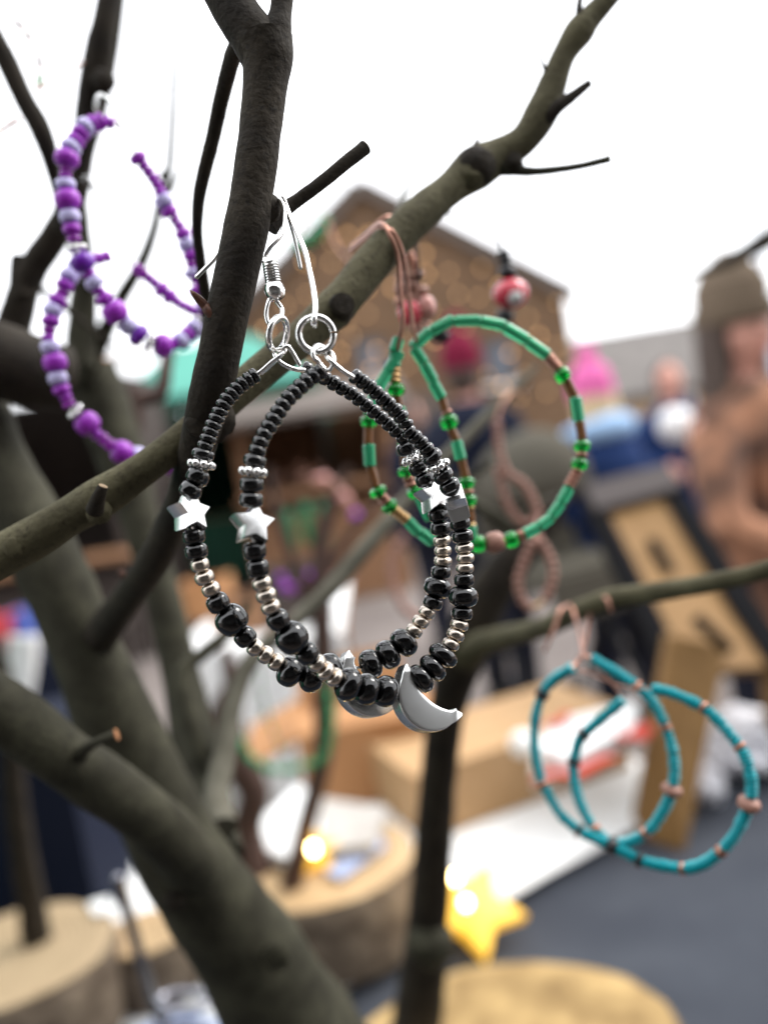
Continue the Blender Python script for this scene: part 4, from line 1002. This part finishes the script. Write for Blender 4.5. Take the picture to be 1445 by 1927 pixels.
#        mesh, name, diameter, length (mm)
KIND = {'s': ('black', 'bead', 2.02, 1.30), 'm': ('black', 'bead', 2.78, 1.80), 'b': ('bigblack', 'bead', 4.05, 2.85), 'n': ('nickel', 'bead', 2.38, 1.55), 'D': ('daisy', 'daisy_spacer', 1, .95), 'S': ('star', 'star_bead', 1, 4.3), 'M': ('moon', 'moon_bead', 1, 4),
        'p': ('purple', 'bead', 3.3, 2.3), 'P': ('purple', 'bead', 4.5, 4.2), 'V': ('violet', 'bead', 4.3, 4.0), 'g': ('magenta', 'bead', 2.4, 1.7), 'l': ('lav', 'bead', 3.6, 2.7), 'f': ('purple', 'bead', 2.3, 1.5),
        'G': ('gtube', 'tube_bead', 1.98, 6), 'B': ('btube', 'tube_bead', 1.55, 4), 'e': ('green', 'bead', 2.9, 2.1), 'c': ('copper', 'bead', 2.0, 1.2), 'C': ('cwood', 'bead', 3.6, 2.9), 'o': ('gold', 'bead', 1.9, 1.3),
        't': ('teal', 'disc_bead', 2.35, .95), 'k': ('copper', 'bead', 2.5, 1.2), 'K': ('cwood', 'bead', 4.0, 1.6), 'd': ('bsoft', 'bead', 3.0, 1.6),
        'r': ('red', 'bead', 4.6, 6.2), 'w': ('white', 'bead', 4, 3), 'i': ('pink', 'bead', 3.6, 5), 'x': ('bsoft', 'bead', 4, 3.4), 'y': ('leafg', 'bead', 3.6, 5.4), 'z': ('cwood', 'bead', 3.0, 2.2)}
def frame_from(z, yhint):
    z = z.normalized(); x = yhint.cross(z).normalized(); y = z.cross(x)
    return Matrix((x, y, z)).transposed().to_4x4()
def strand(root, sections, dfun, wire='silver', wr=.2, orient=None, scale=1.0, gapless=True):
    """sections: (bead kinds, [photo points]); beads are threaded edge to edge along the wire"""
    allp = []; last = None; si = 0; stars = 0
    for kinds, pts in sections:
        pts = ([last] if last else [])+list(pts); last = pts[-1]
        cv = [P(x, y, dfun(x, y)) for x, y in smooth(pts, 8)]
        allp += cv if not allp else cv[1:]
        if not kinds: continue
        L = [0]
        for a, b in zip(cv, cv[1:]): L.append(L[-1]+(b-a).length)
        tot = L[-1]; need = sum(KIND[k][3] for k in kinds)*MMS*scale; f = tot/need
        def at(u):
            u = min(max(u, 0), tot)
            for i in range(len(L)-1):
                if u <= L[i+1]: break
            t = (u-L[i])/max(L[i+1]-L[i], 1e-12); return cv[i].lerp(cv[i+1], t)
        u = 0
        for k in kinds:
            key, nm, dia, ln = KIND[k]; l_ = ln*MMS*scale*f; c = at(u+l_/2); tg = (at(u+l_*.95)-at(u+l_*.05)).normalized(); u += l_
            if key == 'star':
                phi, tilt = orient[stars]; stars += 1
                nv = (VIEW_B*math.cos(phi)+VIEW_R*math.sin(phi)+VIEW_U*.28).normalized(); up = Matrix.Rotation(tilt, 3, nv) @ VIEW_U
                Mx = Matrix.Translation(c) @ frame_from(nv, up) @ Matrix.Scale(MMS, 4)
            elif key == 'moon':
                phi, tilt, off = orient['moon']; nv = VIEW_B*math.cos(phi)+VIEW_R*math.sin(phi); nv = (nv+VIEW_U*.31).normalized(); up = Matrix.Rotation(tilt, 3, nv) @ VIEW_U
                d_ = dfun(*off); Mx = Matrix.Translation(P(off[0], off[1], d_)) @ frame_from(nv, up) @ Matrix.Scale(MMS, 4)
            elif key == 'daisy':
                Mx = Matrix.Translation(c) @ frame_from(tg, VIEW_U+VIEW_R*.3) @ Matrix.Scale(MMS*scale, 4)
            else:
                wob = Vector((random.uniform(-1, 1), random.uniform(-1, 1), random.uniform(-1, 1)))*.09
                dj = dia*MMS*scale/2*(random.uniform(.88, 1.08) if k == 't' else random.uniform(.965, 1.035))
                Mx = Matrix.Translation(c) @ frame_from(tg+wob, VIEW_B+VIEW_R*.2) @ Matrix.Diagonal((dj, dj, l_/2*(1.0 if k in 'smbn' else .985), 1))
            link(bpy.data.objects.new(nm, BM[key]), Mx, root)
    if wire: MB().tube(allp, wr*MMS, 6).build('wire', M[wire], root)
    return allp
def wirep(root, pts, r=.32, m='silver', name='wire', n=10, flat=None):
    rows = smooth(pts, 8); cv = [P(*q[:3]) for q in rows]
    rr = [r*MMS]*len(cv) if not flat else [r*MMS*f for f in [x[0] for x in smooth([[q] for q in flat], 8)]]
    rr = (rr+[rr[-1]]*len(cv))[:len(cv)]
    return MB().tube(cv, rr, n, round_end=True).build(name, M[m], root)
def ringp(root, x, y, d, rad, wr, normal, m='silver', name='jump_ring', gap=.06, start=0, n=40):
    c = P(x, y, d); nv = Vector(normal).normalized(); u = nv.cross(VIEW_U).normalized(); v = nv.cross(u)
    pts = [c+u*rad*MMS*math.cos(start+gap+(2*math.pi-2*gap)*i/n)+v*rad*MMS*math.sin(start+gap+(2*math.pi-2*gap)*i/n) for i in range(n+1)]
    return MB().tube(pts, wr*MMS, 12).build(name, M[m], root)
def earring(label, x, y, d, group): return thing('hoop_earring', label, 'earring', P(x, y, d), group)
c1 = lambda *q: [(330+a/2.408, 350+b/2.408) for a, b in q]
c2 = lambda *q: [(310+a/2.408, 800+b/2.408) for a, b in q]
c6 = lambda *q: [(470+a/5.355, 360+b/5.355, d) for a, b, d in q]

# ---------------- the pair of black hoops with moons and stars
dA = lambda x, y: .0985+(x-455)/435*.0145
dBk = lambda x, y: .1035+(x-345)/540*.0140
EA = earring('black beaded hoop with silver stars, its moon in front of the other moon', 596, 629, .1035, 'black moon and star hoops')
strand(EA, [(['s']*13+['m'], c1((672, 835), (600, 880), (545, 930), (500, 975), (460, 1035), (425, 1090), (395, 1140), (375, 1190), (362, 1235), (355, 1275))),
            (['D'], c1((350, 1318))), (['m', 'm'], c1((345, 1350))+c2((390, 375))), (['S'], c2((395, 450), (402, 530))), (['m', 'm'], c2((410, 590), (430, 690))),
            (['n']*3, c2((450, 740), (465, 785), (492, 850))), (['m', 'b', 'm'], c2((530, 905), (585, 975), (672, 1062))), (['n']*3, c2((725, 1112), (790, 1158))),
            (['b']*3, c2((850, 1182), (930, 1200), (1042, 1210))), (['M'], c2((1090, 1190), (1130, 1172))), (['b']*3, c2((1205, 1110), (1283, 1015))),
            (['n']*3, c2((1318, 950), (1342, 883))), (['m', 'b', 'm'], c2((1348, 845), (1352, 770), (1357, 672))), (['n']*3, c2((1362, 600), (1355, 532))),
            (['m', 'm'], c2((1346, 490), (1332, 415))), (['S'], c2((1320, 350), (1303, 300))), (['m', 'm'], c2((1285, 265), (1245, 205))), (['D'], c2((1228, 165))),
            (['m']+['s']*13, c2((1205, 135), (1180, 100), (1140, 60), (1095, 20))+c1((1040, 1070), (1000, 1020), (940, 965), (880, 910), (800, 852)))],
       dA, orient={0: (R(32), R(-8)), 1: (R(84), R(8)), 'moon': (R(24), R(0), (803, 1311))})
EB = earring('black beaded hoop with silver stars hanging behind, on the coiled hook', 520, 640, .109, 'black moon and star hoops')
strand(EB, [(['s']*13+['m'], c1((372, 852), (300, 900), (250, 950), (220, 990), (195, 1040), (170, 1090), (150, 1145), (130, 1195), (122, 1240))),
            (['D'], c1((115, 1285))), (['m', 'm'], c1((95, 1330))+c2((98, 330))), (['S'], c2((110, 400), (130, 470))), (['m', 'm'], c2((135, 530), (150, 605))),
            (['n']*3, c2((162, 640), (180, 690), (225, 770))), (['m', 'b', 'm'], c2((250, 820), (305, 885), (388, 990))), (['n']*3, c2((425, 1020), (470, 1050), (528, 1090))),
            (['b']*3, c2((575, 1120), (650, 1140), (735, 1110), (800, 1095))), (['M'], c2((840, 1100), (890, 1100))), (['b']*3, c2((945, 1078), (1020, 1035), (1085, 985), (1115, 955))),
            (['n']*3, c2((1150, 905), (1202, 830))), (['m', 'b', 'm'], c2((1218, 795), (1238, 730), (1258, 640))), (['n']*3, c2((1261, 590), (1254, 500))),
            (['m', 'm'], c2((1248, 450), (1235, 375))), (['S'], c2((1218, 330), (1192, 275))), (['m', 'm'], c2((1170, 225), (1135, 165))), (['D'], c2((1112, 130))),
            (['m']+['s']*13, c2((1095, 100))+c1((1040, 1150), (1010, 1120), (985, 1095), (950, 1065), (920, 1040), (880, 1005), (830, 965), (790, 935), (745, 910), (705, 885), (640, 850), (575, 820)))],
       dBk, orient={0: (R(55), R(-6)), 1: (R(30), R(4)), 'moon': (R(24), R(0), (694, 1285))})
# findings of the front earring
ringp(EA, 595, 629, .1035, 2.12, .42, VIEW_B+VIEW_R*.25, start=R(188))
wirep(EA, c6((655, 1355, .1030), (648, 1290, .1022), (660, 1150, .1030), (640, 980, .1042), (600, 780, .1055), (560, 610, .1068), (490, 440, .1085), (410, 260, .1105), (345, 80, .1125), (330, 60, .1145), (400, 280, .117), (460, 520, .118), (512, 770, .1185)), .33, name='ear_wire', flat=[1, 1, 1, 1, 1, 1, 1, 1, 1, 1, .9, .8, .8])
wirep(EA, c6((655, 1355, .1030), (640, 1325, .1042), (640, 1275, .1048), (668, 1240, .1045)), .30, name='ear_wire')
wirep(EA, c6((660, 1800, .1035), (700, 1730, .1025), (645, 1670, .1022), (640, 1600, .1024), (680, 1556, .1032), (730, 1560, .1040), (755, 1600, .1046), (720, 1640, .105)), .29, name='wire_loop')
wirep(EA, c6((735, 1800, .1035), (800, 1800, .1035), (838, 1740, .1036), (848, 1680, .1038), (815, 1620, .1042), (780, 1630, .1045), (785, 1680, .1034), (860, 1745, .1034), (940, 1810, .1036), (1040, 1870, .1042)), .28, name='wire_loop')
wirep(EA, c6((690, 1720, .1026), (750, 1790, .1024)), .29, name='wire_loop')
# findings of the rear earring: hook, coil, bead, loop, ring
wirep(EB, c6((155, 660, .1075), (165, 620, .1075), (215, 545, .1075), (295, 460, .1080), (345, 350, .1088), (350, 230, .1098), (320, 110, .1115), (295, 85, .1135))+[(505, 390, .1165), (470, 410, .118), (445, 425, .1178), (425, 455, .117), (405, 485, .1165), (388, 503, .116), (370, 521, .1155)], .31, name='ear_wire')
for i in range(9):
    t = i/8; cx_, cy_ = 200+(235-200)*t, 700+(915-700)*t
    c_ = P(470+cx_/5.355, 360+cy_/5.355, .1075); ax_ = (P(470+235/5.355, 360+915/5.355, .1075)-P(470+200/5.355, 360+700/5.355, .1075)).normalized()
    u_ = ax_.cross(VIEW_B).normalized(); v_ = ax_.cross(u_)
    if i == 0: coil = []
    for j in range(16):
        a = 2*math.pi*j/16; coil.append(c_+u_*.00083*math.cos(a)+v_*.00083*math.sin(a)+ax_*(.00034*j/16))
MB().tube(coil, .00017, 8).build('coil', M['silver'], EB)
cb = P(470+252/5.355, 360+1000/5.355, .1075)
MB().lathe([(.0003, -.00118), (.0008, -.00113), (.00118, -.0006), (.00126, 0), (.00118, .0006), (.0008, .00113), (.0003, .00118)], 20, Matrix.Translation(cb) @ frame_from(ax_*.9+VIEW_R*.35, VIEW_B), closed=True).build('ball', M['silver'], EB)
wirep(EB, c6((215, 1060, .1075), (185, 1130, .1072), (165, 1240, .1070), (195, 1335, .1068), (250, 1320, .1070), (310, 1270, .1076), (325, 1190, .1080), (280, 1120, .1082), (235, 1060, .1080)), .30, name='hook_loop')
ringp(EB, 470+285/5.355, 360+1440/5.355, .1078, 2.12, .42, VIEW_R*.93+VIEW_B*.38-VIEW_U*.25, start=R(120))
wirep(EB, c6((60, 1850, .1072), (130, 1800, .1070), (220, 1720, .1068), (300, 1660, .1068), (350, 1610, .1072), (340, 1570, .1080), (300, 1580, .1086)), .30, name='wire_loop')
wirep(EB, c6((110, 1835, .1074), (180, 1780, .1073), (250, 1715, .1072), (310, 1650, .1074)), .26, name='wire_loop')
wirep(EB, c6((245, 1600, .1082), (250, 1650, .1078), (300, 1715, .1076), (390, 1770, .1078), (470, 1795, .1081), (550, 1800, .1086)), .29, name='wire_loop')
wirep(EB, c6((330, 1590, .1070), (380, 1560, .1068), (430, 1620, .1070), (470, 1690, .1073), (502, 1745, .1076)), .29, name='wire_loop')

# ---------------- purple pair on the left
c7 = lambda *q: [(a/2.752, 200+b/2.752) for a, b in q]
dP = lambda x, y: .150+(x-100)/300*.016
EP = earring('purple and lavender beaded hoop high on the dark branches', 215, 235, .152, 'purple and lavender hoops')
strand(EP, [(list('ffpp'), c7((592, 92), (540, 75), (490, 88), (465, 98))), (list('lpplPggl'), c7((440, 110), (410, 150), (385, 190), (350, 240), (345, 300), (340, 350), (338, 380), (340, 430))),
            (list('Plpg'), c7((350, 490), (362, 570), (375, 650), (390, 705))), (['D'], c7((405, 760))), (list('Vflfp'), c7((440, 830), (490, 910), (520, 970), (560, 1015))),
            (list('Pl'), c7((605, 1075), (690, 1160))), (list('V'), c7((745, 1205))), (list('D'), c7((800, 1230))), (list('Pfl'), c7((860, 1240), (920, 1225), (960, 1195))), (list('pl'), c7((1000, 1155), (1030, 1135))), (['D'], c7((1050, 1095))),
            (list('glpPgl'), c7((1065, 1040), (1045, 975), (1015, 905), (995, 840))), (list('gplpffplfffffp'), c7((990, 770), (960, 690), (930, 620), (880, 550), (845, 480), (815, 410), (775, 345), (735, 295), (698, 240)))], dP)
wirep(EP, [(215, 233, .1522), (226, 240, .153), (233, 250, .1545), (246, 268, .156), (254, 288, .157)], .25, name='wire_loop')
wirep(EP, [(228, 243, .153), (222, 228, .152), (218, 205, .1525), (200, 182, .155), (186, 178, .16), (180, 195, .176), (184, 215, .182)], .3, name='ear_wire')
EP2 = earring('purple and lavender beaded hoop hanging lower, bottom behind the olive branch', 205, 480, .162, 'purple and lavender hoops')
dP2 = lambda x, y: .156+(x-80)/300*.018
strand(EP2, [(list('ffff'), c7((572, 772), (520, 785), (470, 795), (420, 815))), (list('llpgplpgflPlpfg'), c7((380, 850), (345, 900), (315, 980), (275, 1050), (262, 1120), (250, 1195), (262, 1250), (282, 1310), (292, 1375), (312, 1450), (345, 1515), (365, 1560))),
             (['D'], c7((415, 1600))), (list('PfggP'), c7((450, 1640), (500, 1700), (545, 1730), (600, 1775), (680, 1812))), (list('llgPgpp'), c7((740, 1815), (840, 1838), (920, 1850), (990, 1820), (1040, 1750))),
             (list('lpglPlgplfpl'), c7((1080, 1640), (1100, 1500), (1105, 1380), (1095, 1260), (1070, 1150))), (list('pgffffppffgg'), c7((1020, 1065), (960, 1040), (900, 1000), (840, 950), (790, 905), (740, 865), (690, 825)))], dP2)
wirep(EP2, [(208, 480, .163), (222, 470, .165), (236, 480, .167), (250, 500, .168)], .25, name='wire_loop')
wirep(EP2, [(222, 470, .165), (212, 440, .165), (200, 400, .166), (198, 380, .168), (176, 345, .175), (165, 330, .185), (150, 345, .2)], .28, name='ear_wire')

# ---------------- green pair
c5 = lambda *q: [(600+a/2.408, 350+b/2.408) for a, b in q]
dG = lambda x, y: .141+(x-760)/330*.004
EG = earring('large green tube bead hoop with emerald and copper beads, fully round', 790, 640, .141, 'green tube bead hoops')
strand(EG, [(list('GGGGGG'), c5((420, 735), (470, 690), (560, 630), (700, 610), (830, 635), (950, 705), (1035, 770))), (list('cccc'), c5((1085, 830))), (['e'], c5((1125, 880))), (['B'], c5((1158, 955))), (['G'], c5((1183, 1065))),
            (['B'], c5((1192, 1150))), (list('ece'), c5((1190, 1210), (1175, 1285))), (list('cccc'), c5((1130, 1365))), (list('GGGG'), c5((1110, 1410), (1040, 1510), (930, 1582))), (list('cc'), c5((900, 1590))), (list('eCe'), c5((865, 1605), (800, 1615), (690, 1625))),
            (list('GoBo'), c5((688, 1540), (680, 1450))), (list('ece'), c5((665, 1320))), (list('BB'), c5((645, 1240))), (list('GB'), c5((620, 1150), (598, 1100))), (['e'], c5((582, 1035))), (list('cB'), c5((555, 965))), (list('GGG'), c5((500, 850), (455, 770), (425, 735)))], dG, wire='copper')
EG2 = earring('smaller green tube bead hoop half hidden behind the black beads', 745, 650, .137, 'green tube bead hoops')
dG2 = lambda x, y: .136+(x-690)/100*.003
strand(EG2, [(list('GGG'), c5((365, 750), (310, 850), (255, 940), (230, 1040))), (['e'], c5((226, 1092))), (list('B'), c5((222, 1170))), (list('G'), c5((235, 1270))), (list('B'), c5((258, 1365))), (list('ecce'), c5((280, 1405), (335, 1465))), (list('oooo'), c5((400, 1515))),
             (list('GG'), c5((450, 1565), (520, 1612))), (list('GG'), c5((545, 1570), (500, 1490), (450, 1400))), (list('ecce'), c5((420, 1360), (390, 1270))), (list('BGBG'), c5((380, 1150), (365, 1000))), (list('B'), c5((352, 950))), (list('e'), c5((345, 895))), (list('ooo'), c5((343, 820))), (list('GG'), c5((348, 740), (362, 690)))], dG2, wire='copper')
wirep(EG, [(775, 655, .141), (783, 640, .1405), (778, 620, .14), (770, 560, .139), (762, 500, .137), (752, 460, .1355), (735, 432, .1345), (712, 430, .138), (680, 455, .146), (660, 470, .152)], .33, 'copper', name='ear_wire')
wirep(EG2, [(748, 660, .137), (752, 640, .1365), (758, 600, .1362), (752, 540, .136), (748, 480, .1355), (735, 445, .1342), (718, 420, .136), (690, 440, .144), (662, 462, .152)], .33, 'copper', name='ear_wire')

# ---------------- copper pendant with red drop, and the red ball pendant
def pendant(label, x, y, d, parts, hookpts, group=None, sc=1.0, hm='copper', name='drop_earring'):
    e = thing(name, label, 'earring', P(x, y, d), group)
    for kinds, pts in parts: strand(e, [(list(kinds), pts)], lambda a, b: d, wire=hm, scale=sc)
    if hookpts: wirep(e, hookpts, .35, hm, name='ear_wire')
    return e
pendant('copper chain earring with a red drop under the olive branch', 770, 600, .165, [('cccccz', [(752, 478), (756, 500), (758, 530)]), ('cccccz', [(770, 475), (778, 500), (786, 525)]), ('zcz', [(772, 530), (776, 545), (780, 572)]), ('zcc', [(758, 530), (757, 545), (760, 560)]), ('r', [(768, 566), (776, 612)]), ('zi', [(788, 540), (798, 562), (806, 598)]), ('czc', [(775, 612), (790, 622), (812, 610)]), ('zcc', [(764, 520), (752, 560), (762, 600)])],
        [(756, 480, .165), (752, 455, .162), (748, 425, .158), (738, 408, .152), (720, 412, .15), (690, 440, .152)])
pendant('red and white glass ball earring with black caps on a dark chain', 962, 600, .19, [('x', [(953, 500), (957, 524)]), ('ddd', [(946, 470), (953, 500)]), ('x', [(952, 582), (948, 606)])],
        [(946, 470, .19), (932, 440, .188), (905, 418, .185), (870, 405, .182), (835, 400, .178), (800, 395, .165), (770, 405, .15)], hm='black_soft')
e = bpy.data.objects['drop_earring.001']
cB_ = P(961, 552, .19)
MB().ell(cB_, (.0040, .0036, .0033), 20, 14).build('ball', M['red_glass'], e)
MB().ell(cB_+VIEW_B*.0012-VIEW_U*.0010+VIEW_R*.0004, (.0023, .0026, .0019), 16, 12).build('ball', M['white_bead'], e)
pendant('dark wire earring with a black bead and red tip over the green hoop', 830, 630, .175, [('xd', [(818, 622), (842, 640)])], [(820, 622, .175), (800, 600, .172), (790, 540, .166), (785, 470, .158), (778, 430, .148), (765, 415, .146)], hm='black_soft')
# copper bead loops hanging on the right-hand tree
def loop_ear(label, pts, d, kinds, sc=1.0, hook=None, wire='copper', group='copper bead loops', closed=True):
    e = earring(label, pts[0][0], pts[0][1], d, group)
    strand(e, [(list(kinds), pts)], lambda a, b: d, wire=wire, scale=sc)
    if hook: wirep(e, hook, .35, wire, name='ear_wire')
    return e
loop_ear('pinkish copper bead string hanging behind the green hoop', [(935, 790), (940, 850), (955, 890), (985, 910), (1005, 945), (1010, 975), (985, 985), (960, 960), (945, 920), (935, 880)], .27, 'z'*34, .95, [(935, 790, .27), (945, 760, .272), (960, 738, .277), (975, 735, .285), (985, 745, .29)])
loop_ear('copper bead loop with amber bottom above the right hand branch', [(1010, 1010), (1035, 1050), (1040, 1090), (1020, 1135), (990, 1140), (975, 1100), (985, 1060), (1005, 1015)], .245, 'zzzzzzzzzooozzzzzzzzzz', .95, [(1008, 1012, .245), (1010, 990, .25), (1015, 970, .262), (1030, 965, .275), (1040, 975, .28)])
loop_ear('dull red brown bead loop behind the inner black strand', [(760, 1010), (740, 1050), (740, 1100), (765, 1150), (800, 1165)], .38, 'z'*14, 1.3, [(760, 1010, .38), (770, 985, .37), (778, 930, .36), (800, 905, .30), (815, 892, .275)])
# green drops, purple and red loops on the reddish tree
gD = dC*.94
for i, (x, y, lab) in enumerate(((545, 1000, 'green glass drop earring hanging left in the row of drops'), (578, 985, 'green glass drop earring hanging middle in the row of drops'), (612, 985, 'green glass drop earring hanging by the olive thin branch'))):
    pendant('green glass drop earring hanging on the reddish tree', x, y, gD, [('y', [(x-3, y-42), (x+3, y+42)])], [(x-3, y-42, gD), (x-4, y-70, gD), (x-8, y-100, gD), (x-14, y-110, gD), (x-20, y-100, gD)], group='green drops on the reddish tree', sc=2.0, hm='copper')
loop_ear('pink and violet bead string arched over the green drops', [(590, 905), (620, 905), (650, 940), (672, 975)], gD*.98, 'izzizp', 2.2, [(590, 905, gD*.98), (575, 890, gD*.98), (560, 900, gD*.97)], group='bead strings on the reddish tree')
loop_ear('purple bead cluster string low on the reddish tree', [(525, 1080), (545, 1110), (570, 1100), (600, 1075), (640, 1090), (668, 1085)], gD*1.0, 'pPpzPpiz', 1.8, [(525, 1080, gD), (520, 1040, gD), (525, 990, gD*.99)], group='bead strings on the reddish tree')
loop_ear('emerald and turquoise bead loop hanging on the reddish trunk', [(615, 1290), (622, 1340), (618, 1400), (600, 1435), (575, 1440), (540, 1450), (500, 1445), (465, 1420), (445, 1380)], dC*.92, 'eyeyeyeyeyeyeyeyeye', 1.6, [(615, 1290, dC*.92), (620, 1265, dC*.93), (608, 1245, dC*.95)], group='bead strings on the reddish tree')
loop_ear('thin pale green bead string in front of the white cloth', [(488, 1250), (492, 1300), (505, 1350), (520, 1390), (540, 1430)], dC*.93, 'ege'*6, .9, [(488, 1250, dC*.93), (495, 1215, dC*.93), (530, 1190, dC*.93), (560, 1090, dC*.93)], group='bead strings on the reddish tree')
loop_ear('green bead cluster hanging behind the stem under the brick gable', [(548, 470), (565, 455), (590, 450), (605, 430), (612, 405)], .34, 'yeyeyy', 1.5, [(548, 470, .34), (560, 440, .34), (600, 395, .34), (640, 470, .33), (700, 520, .30)], group='green bead clusters')
loop_ear('multicoloured thin bead hoop at the top left branch', [(2, 22), (30, 40), (55, 70), (72, 105), (76, 140), (70, 170)], .19, 'cccccdcodccocccdcccecc', .55, [(70, 170, .19), (95, 155, .192), (130, 130, .195), (165, 112, .2)], wire='copper', group='thin hoops')
loop_ear('thin red brown bead string left of the dark branch', [(-20, 262), (-5, 250), (12, 238), (38, 222)], .185, 'cccoccckcc', .6, None, group='thin hoops')

# ---------------- teal pair
c8 = lambda *q: [(845+a/2.408, 1000+b/2.408) for a, b in q]
dT = lambda x, y: .178-(x-1000)/420*.026
ET = earring('inner teal disc bead hoop with a big rose brown bead', 1105, 1225, .172, 'teal disc bead hoops')
strand(ET, [(['t']*12, c8((640, 575), (740, 630), (840, 695))), (list('k'), c8((865, 712))), (['t']*11, c8((920, 770), (960, 840), (975, 875))), (['k']*2, c8((988, 905))), (['t']*14, c8((1010, 980), (1022, 1080), (1015, 1150))), (['K'], c8((1002, 1195))),
            (['t']*12, c8((985, 1240), (930, 1330), (900, 1360))), (['k'], c8((880, 1378))), (['t']*7, c8((830, 1405), (765, 1420))), (['d'], c8((725, 1412))), (['t']*4, c8((675, 1365))), (['k'], c8((645, 1335))), (['t']*16, c8((600, 1250), (570, 1150), (563, 1060))), (['d'], c8((567, 1030))), (['t']*9, c8((580, 970), (600, 930))), (['d'], c8((620, 910))), (['t']*12, c8((700, 840), (790, 765)))], lambda x, y: dT(x, y)+.003, wire='copper')
ET2 = earring('outer teal disc bead hoop, its right side over the slate cloth', 1180, 1250, .168, 'teal disc bead hoops')
strand(ET2, [(['t']*14, c8((562, 618), (490, 660), (430, 720))), (['d'], c8((415, 760))), (['t']*20, c8((400, 800), (385, 900), (392, 1020), (418, 1135))), (['k'], c8((435, 1165))), (['t']*14, c8((500, 1280), (580, 1350))), (['d'], c8((600, 1365))), (['t']*8, c8((715, 1418))), (['d'], c8((765, 1442))),
             (['t']*8, c8((850, 1485))), (['d'], c8((880, 1498))), (['t']*13, c8((950, 1515), (1045, 1530))), (['k'], c8((1072, 1532))), (['t']*11, c8((1150, 1510), (1215, 1465))), (['k'], c8((1245, 1440))), (['t']*14, c8((1300, 1370), (1350, 1265))), (['K'], c8((1367, 1210))), (['t']*13, c8((1370, 1130), (1345, 1030), (1325, 990))), (['k'], c8((1308, 965))),
             (['t']*13, c8((1220, 860), (1165, 808))), (['k'], c8((1140, 792))), (['t']*15, c8((1050, 750), (990, 728), (920, 715)))], lambda x, y: dT(x, y), wire='copper')
wirep(ET, [(1110, 1238, .173), (1098, 1232, .174), (1092, 1200, .185), (1085, 1170, .2), (1072, 1140, .205), (1055, 1148, .2), (1046, 1175, .198), (1036, 1200, .197), (1025, 1225, .197)], .4, 'copper', name='ear_wire')
wirep(ET2, [(1075, 1258, .173), (1090, 1240, .177), (1100, 1210, .19), (1108, 1165, .202), (1118, 1130, .206), (1140, 1125, .198), (1150, 1150, .196)], .4, 'copper', name='ear_wire')
wirep(ET2, [(1075, 1258, .1745), (1110, 1268, .174), (1165, 1290, .17), (1225, 1297, .165)], .2, 'copper', name='wire_loop')
wirep(ET, [(1173, 1318, .172), (1150, 1285, .173), (1110, 1240, .173)], .2, 'copper', name='wire_loop')
